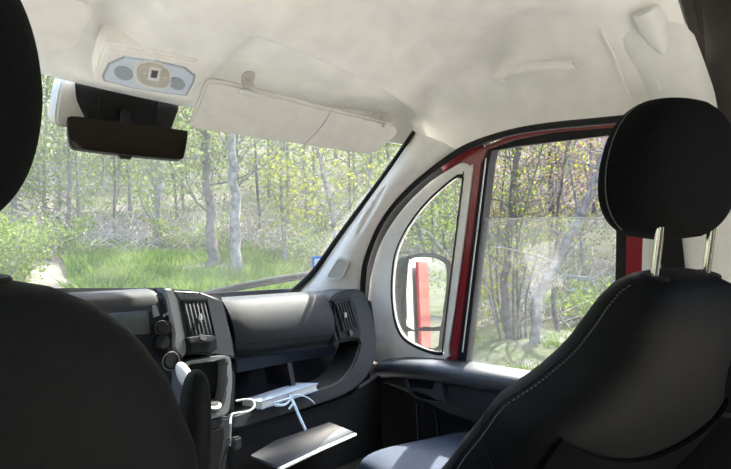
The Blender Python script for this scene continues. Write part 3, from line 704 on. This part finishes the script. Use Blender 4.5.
# ================================================================== SEATS
def superring(cx, cy, z, hw, ht, n=40, p=3.0, front=0.0, tilt=None):
    out = []
    for k in range(n):
        a = 2*math.pi*k/n
        x = math.copysign(abs(math.cos(a))**(2/p), math.cos(a))*hw
        y = math.copysign(abs(math.sin(a))**(2/p), math.sin(a))*ht
        if y > 0: y -= front*(1-(abs(x)/hw)**2)
        out.append(Vector((cx+x, cy+y, z)))
    return out
def seat(name, label, loc, rz, rec, group, arm=0, ws=1.0, ts=1.0, sh=0.0, cur=0.0, dz=0.0, hh=.03, hw=.126, hth=.064, hhh=.13, ht=0.0, hf=0.0, cw=.25, cz=0.0, sa=30, sb=28):
    S = thing(name, label, 'seat', group, loc=loc); S.rotation_euler = (0, 0, rz)
    B = Matrix.Translation((0, -.20, .47+dz)) @ Matrix.Rotation(rec, 4, 'X')   # backrest frame: z up the back, y forward
    def put(o, Mx):
        o.data.transform(Mx); return o
    H = [(-.04, .22, .06, .00), (0, .245, .085, .005), (.08, .262, .095, .012), (.2, .268, .092, .015), (.32, .262, .085, .012), (.42, .245, .076, .006), (.50, .215, .068, .0), (.55, .185, .060, -.004), (.585, .150, .050, -.006), (.605, .115, .040, -.008), (.617, .07, .026, -.008), (.62, .03, .012, -.008)]
    hs = np.array([h[0] for h in H])
    def prof(h):
        a, b_, c_ = [float(np.interp(h, hs, [q[i] for q in H])) for i in (1, 2, 3)]
        k = interp(h, [0, .35, .62], [0, 0, 1])
        return a*ws*(1-sh*k*(1-k)), b_*ts, c_+cur*(.62-h)**2
    def fr(h): return .030*sstep(h, .0, .1)*sstep(.58-h, 0, .2)
    PW = 2.7
    def surf(h, ang, s=1, out=0.0):
        """A point on the backrest at height h, ang measured from the side towards the front."""
        a, b_, c_ = prof(h)
        x = abs(math.cos(ang))**(2/PW)*a; y = math.copysign(abs(math.sin(ang))**(2/PW), math.sin(ang))*b_
        if y > 0: y -= fr(h)*(1-(x/a)**2)
        return Vector((s*(x+out*math.cos(ang)), c_+y+out*math.sin(ang), h))
    zz = list(np.linspace(-.04, .5, 28))+[.52, .54, .555, .57, .585, .596, .605, .612, .617, .62]
    secs = []
    for h in zz:
        a, b_, c_ = prof(h); secs.append(superring(0, c_, h, a, b_, 44, PW, fr(h)))
    back = put(loft('backrest', secs, 'leather', S, smooth=70), B)
    def dashes(path, r, fill=.6):
        vs, fs = [], []
        for i in range(len(path)-1):
            d = path[i+1]-path[i]; v, f = tube_vf([path[i]+d*.15, path[i]+d*(.15+fill)], r, 5); k = len(vs); vs += v; fs += [tuple(q+k for q in g) for g in f]
        return mesh('stitching', vs, fs)
    for s in (-1, 1):
        o = put(obj('stitching', dashes([surf(h, math.radians(sa), s, .0007) for h in np.linspace(.0, .60, 100)], .0013), 'thread', back), B); o['kind'] = 'stuff'
        put(tube('edge_seam', [surf(h, math.radians(sa+5), s, .0002) for h in np.linspace(.0, .60, 40)], .0012, 'black', back, n=5), B)
        put(tube('side_seam', [surf(.30-.15*t, math.radians(24-70*t), s, .0002) for t in np.linspace(0, 1, 12)], .0014, 'black', back, n=5), B)
    def shell(u, v):
        sx = lerp(-1, 1, u); zt = .27+.075*abs(sx)**1.6
        h = lerp(-.03, zt, v); a, b_, c_ = prof(h)
        x = sx*a*.86; y = c_-b_*(1-min(.999, abs(x)/a)**PW)**(1/PW)
        return Vector((x, y-.003, h))
    put(sheet('back_shell', shell, 24, 16, .007, 'fabric', S, smooth=70), B)
    # headrest
    zc = .755+hh
    HT = Matrix.Translation((0, .035+hf, zc)) @ Matrix.Rotation(ht, 4, 'X')
    hsec = []
    def hk(t):
        k = (1-abs(t)**2.6)**(1/2.6) if abs(t) < .999 else .03
        return max(.03, k), 1-.10*max(0, t)-.03*max(0, -t)
    for t in np.linspace(-1, 1, 30):
        k, tp = hk(t)
        hsec.append(superring(0, .012*(1-t), t*hhh, hw*k*tp, hth*max(.03, k**.8)*(1-.12*t), 40, 2.5, .008))
    hr = put(loft('headrest', hsec, 'fabric', S, smooth=70), B @ HT)
    for s in (-1, 1):
        pts = []
        for t in np.linspace(-.85, .88, 60):
            k, tp = hk(t); ang = math.radians(sb); a = hw*k*tp; b_ = hth*k**.8*(1-.12*t); x = math.cos(ang)**(2/2.5)*a
            pts.append(Vector((s*(x+.0005), .012*(1-t)+math.sin(ang)**(2/2.5)*b_-.008*(1-(x/a)**2), t*hhh)))
        o = put(obj('stitching', dashes(pts, .0013), 'thread', hr), B @ HT); o['kind'] = 'stuff'
    for s in (-1, 1):
        put(tube('headrest_post', [(s*.075, -.010, .57), (s*.075, .004, .64), (s*.075, .018, .695+hh*.4)], .0072, 'chrome', S, n=14), B)
        put(disc('post_collar', (s*.075, -.006, .604), (0, .05, 1), .021, .014, 'black', S), B)
    # cushion and base
    csec = []
    for t in np.linspace(-1, 1, 20):
        k = max(.05, (1-abs(t)**5)**(1/5))
        csec.append([Vector((p.x, .13+t*.30, .42+cz+p.y*.95+.02*t)) for p in superring(0, .0, 0, cw*(.94+.06*k), .075*k, 32, 3.0, .012)])
    loft('seat_cushion', csec, 'cushion', S, smooth=70)
    box('seat_base', (0, .04, .18), (.42, .44, .34), 'black', S, bev=.02)
    if arm:
        asec = []
        for q_ in np.linspace(0, math.pi, 30):
            t = .5-.5*math.cos(q_); k = max(.03, (1-abs(2*t-1)**5)**(1/3)); asec.append(superring(arm*.303, .08, lerp(.06, .472, t), .021*k, .030*k, 20, 2.2))
        put(loft('armrest', asec, 'leather', S, smooth=70), B)
    return S
# passenger seat, turned a little towards its door
seat('passenger_seat', 'black passenger seat with pale stitching, chrome headrest posts and cushion tinted with blue skylight', (.606, .647, 0), -.347, .394, 'front seats',
     ws=1.08, ts=1.363, sh=1.15, cur=.455, dz=.006, hh=.034, hw=.149, hth=.078, hhh=.127, ht=-.309, hf=.033, cw=.235, cz=.062, sa=6, sb=8)
seat('driver_seat', 'black driver seat with upright armrest, nearest the camera', (-.512, .911, 0), -.21, .184, 'front seats', arm=1,
     ws=1.12, ts=1.067, hh=.031, hw=.121, hth=.085, hhh=.143)

# ================================================================== OUTSIDE FITTINGS OF THE VAN
wm = thing('wing_mirror', 'black wing mirror with upper and lower glass outside the quarter window', 'wing mirror')
WA = math.radians(29.6); WNn = Vector((-math.sin(WA), -math.cos(WA), .0)).normalized()
WP = onY(428, 300, 1.43)
def onWm(px, py, off=0): return hit(px, py, WP+WNn*off, WNn)
wo_ = [(404, 268), (407, 258), (413, 254.5), (432, 253.5), (446, 257.5), (453, 266), (454, 285), (450, 310), (446, 335), (443, 349), (437, 352), (420, 349), (407, 343), (402, 333), (402, 300)]
slab('housing', crc([onWm(*p) for p in wo_], 3), -WNn*.09+Vector((0, 0, 0)), 'black', wm, bev=.010, seg=3)
wg = [(408, 266), (411, 259.5), (418, 257.5), (432, 257.5), (443, 262), (446.5, 270), (446, 290), (443, 310), (440.5, 326), (424, 326.5), (406.5, 326)]
slab('upper_glass', crc([onWm(*p, .003) for p in wg], 2), -WNn*.004, 'mirror', wm, bev=.001)
wg2 = [(405, 331.5), (440, 331), (438.5, 346), (434, 348.5), (420, 346), (409, 341)]
slab('lower_glass', [onWm(*p, .003) for p in wg2], -WNn*.004, 'mirror', wm, bev=.001)
slab('arm', [onWm(*p, -.03) for p in ((393, 270), (404, 269), (404, 286), (393, 288))], -WNn*.04+Vector((0, .0, 0)), 'black', wm, bev=.006)
wi = thing('windscreen_wiper', 'grey wiper arm resting across the foot of the windscreen', 'wiper')
wp = [(196, 296), (212, 292), (240, 285.5), (275, 279), (300, 275), (316, 272.5)]
def wiper_pt(px, py):
    return onY(px, py, interp(px, [196, 316], [2.0, 1.74]))
tube('wiper_arm', crc([wiper_pt(*p) for p in wp], 4, False), .013, 'black', wi, n=8, flat=.8)
tube('wiper_blade', crc([wiper_pt(p[0], p[1]+3.5)+Vector((0, -.004, 0)) for p in wp], 4, False), .007, 'rubber', wi, n=6)
o = slab('front_fender', [(.80, 1.75, .93), (.99, 1.45, .80), (1.0, 1.45, .2), (1.0, 2.3, .2), (.85, 2.5, .75)], (-.02, 0, -.02), 'red', bev=.01); tag(o, 'red front wing of the van outside the windscreen', 'fender')

# ================================================================== OUTSIDE: GROUND
TR = [0, 3.5, 6, 8, 11, 14, 20, 30, 45, 65]
TF = [-.65, -.65, .1, .78, 1.32, 1.85, 3.4, 7.5, 15, 25]
TS = [-.65, -.62, -.14, -.05, .05, .45, 2.2, 7.0, 15, 25]
def terr(h, R):
    h = (h+math.pi) % (2*math.pi)-math.pi
    hd = math.degrees(h)
    wS = sstep(hd, 34, 60) if hd > -40 else sstep(-hd, 60, 90)
    back = sstep(abs(hd), 100, 140)
    z = lerp(interp(R, TR, TF), interp(R, TR, TS), wS)
    return lerp(z, -.65, back)
def gpt(h, R, dz=0): return Vector((CAM.x+R*math.sin(h), CAM.y+R*math.cos(h), terr(h, R)+dz))
rs = [0, 2, 3.5, 4.2, 5, 5.5, 6, 7, 8, 9, 10, 11, 12, 13, 14, 16, 18, 20, 23, 26, 30, 35, 40, 45, 52, 60, 65]
NH = 180
vsg, fsg = [], []
rr = random.Random(3)
for R in rs:
    for k in range(NH):
        h = 2*math.pi*k/NH; vsg.append(gpt(h, R, (rr.random()-.5)*.10*min(1, R/8) if R > 4 else 0))
for i in range(len(rs)-1):
    for k in range(NH):
        k2 = (k+1) % NH; fsg.append((i*NH+k, (i+1)*NH+k, (i+1)*NH+k2, i*NH+k2))
PATH_H = math.radians(17.6)
gm = bpy.data.materials.new('woodland_soil'); gm.use_nodes = True
n = gm.node_tree.nodes; L = gm.node_tree.links; b = n['Principled BSDF']; b.inputs['Roughness'].default_value = .95; b.inputs['Specular IOR Level'].default_value = .1
g = n.new('ShaderNodeNewGeometry'); t1 = n.new('ShaderNodeTexNoise'); t1.inputs['Scale'].default_value = .9; t1.inputs['Detail'].default_value = 9; t1.inputs['Roughness'].default_value = .72
L.new(g.outputs['Position'], t1.inputs['Vector'])
rp = n.new('ShaderNodeValToRGB'); e = rp.color_ramp.elements
e[0].position = .34; e[0].color = (.045, .058, .022, 1); e[1].position = .66; e[1].color = (.14, .125, .105, 1)
k = e.new(.48); k.color = (.070, .074, .036, 1); k = e.new(.55); k.color = (.095, .084, .068, 1)
L.new(t1.outputs['Fac'], rp.inputs[0])
dp = n.new('ShaderNodeVectorMath'); dp.operation = 'DOT_PRODUCT'; dp.inputs[1].default_value = (math.cos(PATH_H), -math.sin(PATH_H), 0)
L.new(g.outputs['Position'], dp.inputs[0])
s1 = n.new('ShaderNodeMath'); s1.operation = 'ADD'; s1.inputs[1].default_value = .64*math.cos(PATH_H); L.new(dp.outputs['Value'], s1.inputs[0])
ab_ = n.new('ShaderNodeMath'); ab_.operation = 'ABSOLUTE'; L.new(s1.outputs[0], ab_.inputs[0])
nz = n.new('ShaderNodeMath'); nz.operation = 'MULTIPLY_ADD'; nz.inputs[1].default_value = .5; L.new(t1.outputs['Fac'], nz.inputs[0]); L.new(ab_.outputs[0], nz.inputs[2])
lt = n.new('ShaderNodeMath'); lt.operation = 'LESS_THAN'; lt.inputs[1].default_value = .46; L.new(nz.outputs[0], lt.inputs[0])
mxr = n.new('ShaderNodeMix'); mxr.data_type = 'RGBA'; L.new(lt.outputs[0], mxr.inputs[0]); L.new(rp.outputs[0], mxr.inputs[6]); mxr.inputs[7].default_value = (.17, .150, .115, 1)
vl = n.new('ShaderNodeVectorMath'); vl.operation = 'LENGTH'; L.new(g.outputs['Position'], vl.inputs[0])
v2 = n.new('ShaderNodeMath'); v2.operation = 'MULTIPLY_ADD'; v2.inputs[1].default_value = 2.5; L.new(t1.outputs['Fac'], v2.inputs[0]); L.new(vl.outputs['Value'], v2.inputs[2])
v3 = n.new('ShaderNodeMath'); v3.operation = 'LESS_THAN'; v3.inputs[1].default_value = 6.6; L.new(v2.outputs[0], v3.inputs[0])
mx3 = n.new('ShaderNodeMix'); mx3.data_type = 'RGBA'; L.new(v3.outputs[0], mx3.inputs[0]); L.new(mxr.outputs[2], mx3.inputs[6]); mx3.inputs[7].default_value = (.46, .44, .40, 1)  # pale pad around the van, added to bounce light up through the windows
L.new(mx3.outputs[2], b.inputs['Base Color'])
gr = obj('ground', mesh('ground', vsg, fsg), gm, smooth=True); tag(gr, 'woodland floor with added pale bounce pad, rising ahead with a bare dirt path', 'ground', kind='structure')

# ================================================================== PLANTS
NPR = np.random.default_rng(11)
def leaf_arrays(cent, size, rng, upbias=.3):
    """Little folded diamonds at the given centres."""
    N = len(cent); d = rng.normal(size=(N, 3)); d[:, 2] += upbias; d /= np.linalg.norm(d, axis=1)[:, None]
    e = rng.normal(size=(N, 3)); e -= (e*d).sum(1)[:, None]*d; e /= np.linalg.norm(e, axis=1)[:, None]
    s = (size*(.6+.8*rng.random(N)))[:, None]
    a = cent-d*s*.5; c = cent+d*s*.5; nn = np.cross(d, e)
    b1 = cent+e*s*.33+nn*s*.1; b2 = cent-e*s*.33+nn*s*.1
    V = np.stack([a, b1, c, b2], 1).reshape(-1, 3)
    return V
def quads_mesh(name, V):
    me = bpy.data.meshes.new(name); nq = len(V)//4
    me.vertices.add(len(V)); me.vertices.foreach_set('co', V.astype(np.float32).ravel())
    me.loops.add(nq*4); me.loops.foreach_set('vertex_index', np.arange(nq*4, dtype=np.int32))
    me.polygons.add(nq); me.polygons.foreach_set('loop_start', np.arange(0, nq*4, 4, dtype=np.int32)); me.polygons.foreach_set('loop_total', np.full(nq, 4, dtype=np.int32))
    me.update(calc_edges=True); return me
def branchy(rng, trunk, rad, nb, blen, upw=.4, start=.25):
    """Branches off the trunk with side twigs; returns geometry and the points where leaves grow."""
    vs, fs, tips = [], [], []
    for i in range(nb):
        t = start+(1-start)*(i+rng.random())/nb; k = t*(len(trunk)-1); a = min(int(k), len(trunk)-2)
        p = trunk[a].lerp(trunk[a+1], k-a)
        az = rng.random()*2*math.pi; ln = blen*(.5+.7*rng.random())*(1.15-.6*t)
        d = Vector((math.cos(az), math.sin(az), upw+.5*rng.random())).normalized()
        pts = [p]; 
        for s in range(4):
            d = (d+Vector(rng.normal(size=3))*.22+Vector((0, 0, .06))).normalized(); pts.append(pts[-1]+d*(ln/4))
        r0 = max(.006, rad*.32*(1-.6*t))
        v, f = tube_vf(pts, [r0, r0*.75, r0*.55, r0*.4, r0*.22], 4, cap=False); kk = len(vs); vs += v; fs += [tuple(q+kk for q in g) for g in f]
        tips += [(pts[2], ln*.22), (pts[3], ln*.25), (pts[4], ln*.25)]
        for s in range(2):
            q0 = pts[1+s*2]; dd = (d+Vector(rng.normal(size=3))*.8).normalized(); q1 = q0+dd*ln*.25; q2 = q1+(dd+Vector((0, 0, .3))).normalized()*ln*.2
            v, f = tube_vf([q0, q1, q2], [r0*.4, r0*.3, r0*.15], 3, cap=False); kk = len(vs); vs += v; fs += [tuple(q+kk for q in g) for g in f]
            tips += [(q1, ln*.16), (q2, ln*.2)]
    return vs, fs, tips
def tree(name, label, group, path, r0, r1, nb, blen, nleaf, lsize, lm, bm_, seed, start=.25, cat='tree'):
    rng = np.random.default_rng(seed)
    T = thing(name, label, cat, group, loc=path[0])
    base = Vector(path[0])
    pts = crc(path, 5, False); N = len(pts)
    jit = [Vector((rng.normal()*.25*r0, rng.normal()*.25*r0, 0)) if 0 < i < N-1 else Vector() for i in range(N)]
    pts = [p+j for p, j in zip(pts, jit)]
    rad = [lerp(r0, r1, (i/(N-1))**.8)*(1.25 if i == 0 else 1) for i in range(N)]
    v, f = tube_vf([p-base for p in pts], rad, 9)
    smooth_by_angle(obj('trunk', mesh('trunk', v, f), bm_, T), 60)
    vs, fs, tips = branchy(rng, pts, r0, nb, blen, start=start)
    if vs: obj('branches', mesh('branches', [q-base for q in vs], fs), bm_, T)
    if nleaf and tips:
        tp = np.array([[*p] for p, _ in tips]); sp = np.array([s for _, s in tips])
        ix = rng.integers(0, len(tp), nleaf)
        C_ = tp[ix]+rng.normal(size=(nleaf, 3))*sp[ix][:, None]
        obj('foliage', quads_mesh('foliage', leaf_arrays(C_-np.array([*base]), lsize, rng)), lm, T)
    return T
def pxpt(px, py, R):
    d = ray(px, py); return CAM+d*(R/math.hypot(d.x, d.y))
# named trunks seen through the windscreen
def ptree(label, base_px, R, mids, r0, r1, nb, blen, nl, ls, lm, bm_, seed, start=.25, group='trees at the edge of the clearing', name='tree'):
    path = [gpt(head(base_px), R, -.15)]+[pxpt(px, py, R+dr) for px, py, dr in mids]
    return tree(name, label, group, path, r0, r1, nb, blen, nl, ls, lm, bm_, seed, start)
ptree('pale straight trunk nearest the wiper, split low by a cleft', 237, 9.5, [(236, 250, 0), (234, 180, .1), (231, 120, .2), (226, 30, .3), (222, -60, .3)], .105, .05, 16, 1.6, 700, .09, 'leaf_c', 'bark', 21, .35)
ptree('darker grey trunk just beside the pale trunk seen under the visor', 211, 10.5, [(211, 240, 0), (207, 180, .1), (205, 120, .2), (203, 20, .3)], .12, .06, 14, 1.8, 800, .09, 'leaf_c', 'barkd', 22, .35)
ptree('slender leaning tree standing beneath the rear-view mirror', 152, 13, [(156, 235, 0), (161, 180, .2), (166, 130, .3), (172, 40, .4)], .085, .04, 18, 2.0, 1100, .09, 'leaf_a', 'bark', 23, .25)
ptree('pale bent tree leaning towards the door pillar', 345, 10, [(338, 250, 0), (328, 190, .2), (318, 150, .3), (300, 60, .4)], .055, .03, 16, 1.5, 900, .085, 'leaf_b', 'bark', 24, .2)
ptree('thin forked tree between the pale bent tree and the wiper', 285, 11, [(284, 235, 0), (281, 180, .1), (287, 120, .2), (292, 30, .3)], .05, .025, 20, 1.7, 1500, .085, 'leaf_b', 'bark', 25, .15)
ptree('leafy tree filling the gap beyond the path end', 45, 17, [(46, 220, 0), (44, 160, .2), (48, 90, .2), (50, 20, .2)], .06, .03, 26, 2.6, 3500, .09, 'leaf_a', 'bark', 27, .1)
ptree('thin dark tree behind the path beside the driver headrest', 66, 15, [(67, 230, 0), (70, 170, .2), (66, 100, .2), (60, 30, .2)], .06, .03, 18, 2.2, 1500, .10, 'leaf_a', 'barkd', 26, .15)
# clump seen through the passenger window
ptree('upright grey trunk at the middle of the clump outside the passenger window', 505, 8.6, [(504, 300, 0), (508, 240, .1), (514, 180, .2), (520, 130, .2), (528, 40, .3)], .07, .042, 20, 1.3, 500, .04, 'leaf_b', 'barkd', 31, .3)
ptree('thick leaning trunk crossing the passenger window diagonally', 530, 8.2, [(536, 305, 0), (552, 272, .05), (574, 228, .1), (596, 182, .2), (612, 130, .3), (640, 50, .3)], .085, .05, 14, 1.2, 400, .042, 'leaf_b', 'bark', 32, .35)
ptree('slim straight stem behind the leaning trunk', 553, 9.2, [(553, 290, 0), (556, 240, 0), (560, 190, 0), (572, 130, .1)], .038, .02, 12, 1.0, 350, .042, 'leaf_b', 'barkd', 33, .3)
stem_spots = [(497, [(492, 285), (488, 230), (490, 170), (496, 110)]), (499, [(487, 290), (474, 250), (466, 205), (455, 150)]), (509, [(513, 280), (520, 230), (533, 180), (550, 120)]),
              (512, [(521, 290), (535, 240), (556, 190), (580, 130)]), (516, [(517, 290), (517, 230), (512, 180), (506, 120)]), (520, [(527, 295), (538, 250), (541, 200), (538, 130)]),
              (503, [(498, 300), (497, 250), (502, 200), (508, 130)]), (524, [(545, 290), (570, 250), (592, 225), (625, 190)])]
for i, (b_, ms) in enumerate(stem_spots):
    ptree('thin sapling stem in the clump around the upright grey trunk', b_, 8.3+.12*i, [(x, y, 0) for x, y in ms], .022, .009, 20, .9, 300, .038, ('leaf_b', 'leaf_a')[i % 2], ('barkd', 'bark')[i % 2], 40+i, .2, 'sapling stems in the clump', 'sapling')
# the two grey stems crossing behind the wing mirror
for i, (b_, ms, lb_) in enumerate(((470, [(452, 268), (433, 240), (417, 225), (390, 190)], 'grey branch-like stem leaning across the quarter window'), (440, [(428, 260), (419, 230), (412, 190), (405, 130)], 'upright stem seen above the wing mirror'))):
    ptree(lb_, b_, 9.5+i, [(x, y, 0) for x, y in ms], .05, .03, 14, 1.3, 900, .07, 'leaf_a', 'bark', 60+i, .2)
# woodland behind, the same kind of slight spring tree
rng = np.random.default_rng(5)
nb_ = 0
for ring, (Ra, Rb, cnt) in enumerate(((13, 17, 22), (18, 24, 26), (25, 36, 26))):
    for i in range(cnt):
        h = math.radians(6+84*(i+rng.random())/cnt); R = lerp(Ra, Rb, rng.random())
        b0 = gpt(h, R, -.2); hgt = (6.5, 9, 12)[ring]*(.8+.4*rng.random()); lean = rng.normal(size=2)*.35
        path = [b0, b0+Vector((lean[0]*.3, lean[1]*.3, hgt*.35)), b0+Vector((lean[0], lean[1], hgt*.7)), b0+Vector((lean[0]*1.3, lean[1]*1.6, hgt))]
        pink = math.degrees(h) > 58 and rng.random() < .95
        lm = 'leaf_p' if pink else ('leaf_a', 'leaf_c', 'leaf_b')[int(rng.random()*2.4)]
        lab = ('slight spring tree with fresh leaves in the near row of the wood', 'taller spring tree in the middle of the wood', 'tall tree far back on the wooded slope')[ring] if not pink else \
              ('small pinkish budding tree behind the clump', 'pinkish budding tree on the slope beyond the passenger window', 'pinkish budding tree high on the far slope')[ring]
        tree('woodland_tree', lab, ('near woodland row', 'middle woodland row', 'far woodland row')[ring], path, .035+.02*ring+.03*rng.random(), .015, 26, 1.7+.5*ring, (2600, 3000, 3000)[ring], (.075, .10, .13)[ring], lm, ('bark', 'barkd')[int(rng.random()*2)], 100+nb_, .12)
        nb_ += 1
for i in range(9):
    h = math.radians(118+7*i+4*rng.random()); R = 13+5*rng.random(); b0 = gpt(h, R, -.2); hgt = 7+2*rng.random()
    tree('woodland_tree', 'spring tree standing behind the van, seen in the wing mirror', 'trees behind the van', [b0, b0+Vector((.1, .1, hgt*.4)), b0+Vector((.3, -.1, hgt*.75)), b0+Vector((.4, .1, hgt))], .09, .02, 22, 2.2, 3000, .11, ('leaf_a', 'leaf_c')[i % 2], 'bark', 300+i, .1)
# leafy bushes
def bush(label, h, R, hgt, wid, nl, ls, lm, seed, group='leafy bushes'):
    rng = np.random.default_rng(seed); base = gpt(h, R, -.05)
    T = thing('bush', label, 'bush', group, loc=base)
    vs, fs, tips = [], [], []
    for i in range(14):
        az = rng.random()*2*math.pi; d = Vector((math.cos(az)*wid*.6, math.sin(az)*wid*.6, hgt*(.6+.4*rng.random()))); pts = [Vector((0, 0, 0)), d*.35+Vector((0, 0, hgt*.1)), d*.7+Vector((0, 0, .05)), d]
        v, f = tube_vf(pts, [.014, .011, .008, .003], 4, cap=False); k = len(vs); vs += v; fs += [tuple(q+k for q in g) for g in f]
        tips += [(pts[1], .22*hgt), (pts[2], .2*hgt), (pts[3], .17*hgt)]
    obj('stems', mesh('stems', vs, fs), 'twig', T)
    tp = np.array([[*p] for p, _ in tips]); sp = np.array([s for _, s in tips]); ix = rng.integers(0, len(tp), nl)
    C_ = tp[ix]+rng.normal(size=(nl, 3))*sp[ix][:, None]*np.array([1, 1, .8]); C_[:, 2] = np.abs(C_[:, 2])
    obj('foliage', quads_mesh('foliage', leaf_arrays(C_, ls, rng)), lm, T)
bush('bright yellow-green bush beside the path, nearest the driver headrest', head(5), 9.5, .95, 1.0, 2600, .06, 'leaf_a', 1)
bush('low green bush behind the bright bush by the path', head(35), 12, .8, 1.4, 1600, .08, 'leaf_a', 2)
bush('leafy bush at the foot of the darker grey trunk', head(195), 12.5, .8, 1.3, 1100, .07, 'leaf_a', 3)
bush('green bush seen under the wing mirror', head(415), 8.5, .9, 1.2, 1300, .07, 'leaf_a', 4)
bush('yellow-green bush between quarter window and clump', head(462), 9.5, 1.1, 1.2, 1200, .07, 'leaf_b', 5)
bush('bright bush at the foot of the leaning trunk', head(585), 10, .7, 1.2, 1500, .07, 'leaf_a', 6)
bush('bush under the pale bent tree near the pillar', head(325), 11, 1.2, 1.4, 1500, .075, 'leaf_c', 7)
# grass
def grass(name, label, h0, h1, R0, R1, nblade, hmin, hmax, m, seed, keep=None, width=.014):
    rng = np.random.default_rng(seed); hs = h0+(h1-h0)*rng.random(nblade); Rs = np.sqrt(R0**2+(R1**2-R0**2)*rng.random(nblade))
    out = []
    cx = CAM.x+Rs*np.sin(hs); cy = CAM.y+Rs*np.cos(hs)
    patch = np.sin(cx*2.1+1.3*np.sin(cy*1.7))+np.sin(cy*2.7+1.1*np.sin(cx*1.3))
    off = np.abs((cx-CAM.x)*math.cos(PATH_H)-(cy-CAM.y)*math.sin(PATH_H))
    ok = (patch > (-.9 if keep is None else keep)) & (off > .30)
    V = []
    for h, R, x, y in zip(hs[ok], Rs[ok], cx[ok], cy[ok]):
        z = terr(h, R)-.03; a = rng.random()*6.28; hg = hmin+(hmax-hmin)*rng.random(); l = rng.normal(size=2)*.35*hg; w_ = width*(.6+.8*rng.random())
        ca, sa = math.cos(a)*w_, math.sin(a)*w_
        V += [(x-ca, y-sa, z), (x+ca, y+sa, z), (x+l[0]*.5+ca*.6, y+l[1]*.5+sa*.6, z+hg*.6), (x+l[0], y+l[1], z+hg)]
    o = obj(name, quads_mesh(name, np.array(V)), m); tag(o, label, 'grass', kind='stuff'); return o
grass('grass', 'bright green spring grass in the clearing ahead', math.radians(5), math.radians(44), 7.0, 14.5, 36000, .10, .30, 'grass', 3)
grass('grass_verge', 'patchy grass under the clump beside the passenger window', math.radians(50), math.radians(85), 5.2, 12, 12000, .05, .16, 'grass', 4, .35)
# dead brush lying at the wood's edge
rng = np.random.default_rng(9); vs, fs = [], []
for i in range(2200):
    hd = math.radians(8+78*rng.random()); R = 12.2+4.5*rng.random()
    if hd > math.radians(50): R = 9.6+6*rng.random()
    p = gpt(hd, R, .02); a = rng.random()*6.28; d = Vector((math.cos(a), math.sin(a), .15+.9*rng.random())).normalized(); ln = .5+1.1*rng.random()
    q1 = p+d*ln*.5+Vector(rng.normal(size=3))*.06; q2 = p+d*ln+Vector(rng.normal(size=3))*.12
    v, f = tube_vf([p, q1, q2], [.014, .010, .004], 3, cap=False); k = len(vs); vs += v; fs += [tuple(q+k for q in g) for g in f]
o = obj('undergrowth', mesh('undergrowth', vs, fs), 'twig'); tag(o, 'tangle of pale dead brush at the edge of the wood', 'undergrowth', kind='stuff')
# fallen log and stones by the path, bench by the clump
def log(label, h, R, ln, r, ang, seed):
    c_ = gpt(h, R, r*.7); d = Vector((math.cos(ang), math.sin(ang), .03)); rng = np.random.default_rng(seed)
    pts = [c_+d*(t*ln)+Vector((0, 0, rng.normal()*.02)) for t in np.linspace(-.5, .5, 9)]
    o = tube('fallen_log', pts, [r*(1-.3*abs(t-.4)) for t in np.linspace(0, 1, 9)], 'bark', n=10); tag(o, label, 'log', 'fallen logs')
log('pale fallen log lying behind the path', head(95), 14.6, 3.0, .12, math.radians(160), 1)
log('fallen log at the grass edge below the mirror', head(150), 14.2, 2.6, .10, math.radians(140), 2)
be = thing('garden_table', 'small weathered wooden table standing on the grass beyond the leaning trunk', 'table')
R_ = 11.0
A0, A1 = pxpt(563, 274.5, R_), pxpt(594, 278, R_+.4); dpt = Vector((math.sin(head(575)), math.cos(head(575)), 0))*.5
for k in range(3):
    o_ = dpt*(k/3); slab('top_plank', [A0+o_, A1+o_, A1+o_+dpt*.3, A0+o_+dpt*.3], (0, 0, -.05), 'plank', be, bev=.006)
for px, R2 in ((569, R_+.1), (591, R_+.4)):
    t_ = pxpt(px, 276, R2); b_ = gpt(head(px), R2, -.05); tube('leg', [t_-Vector((0, 0, .03)), Vector((t_.x, t_.y, b_.z))], .035, 'plank', be, n=8)
C0, C1 = pxpt(566, 289, R_), pxpt(593, 288, R_+.4)
slab('shelf_board', [C0, C1, C1+dpt*.7, C0+dpt*.7], (0, 0, -.04), 'stone', be, bev=.006)

# ------------------------------------------------------------------ put each Empty at the base of its thing
bpy.context.view_layer.update()
for o in list(scene.objects):
    if o.type == 'EMPTY' and o.parent is None and o.location.length < 1e-6:
        P = []
        st_ = list(o.children)
        while st_:
            q_ = st_.pop(); st_ += list(q_.children)
            if q_.type == 'MESH': P += [q_.matrix_world @ Vector(c_) for c_ in q_.bound_box]
        if not P: continue
        lo = Vector((min(p.x for p in P), min(p.y for p in P), min(p.z for p in P))); hi = Vector((max(p.x for p in P), max(p.y for p in P), 0))
        base = Vector(((lo.x+hi.x)/2, (lo.y+hi.y)/2, lo.z))
        o.location = base
        for q_ in o.children: q_.location = q_.location-base
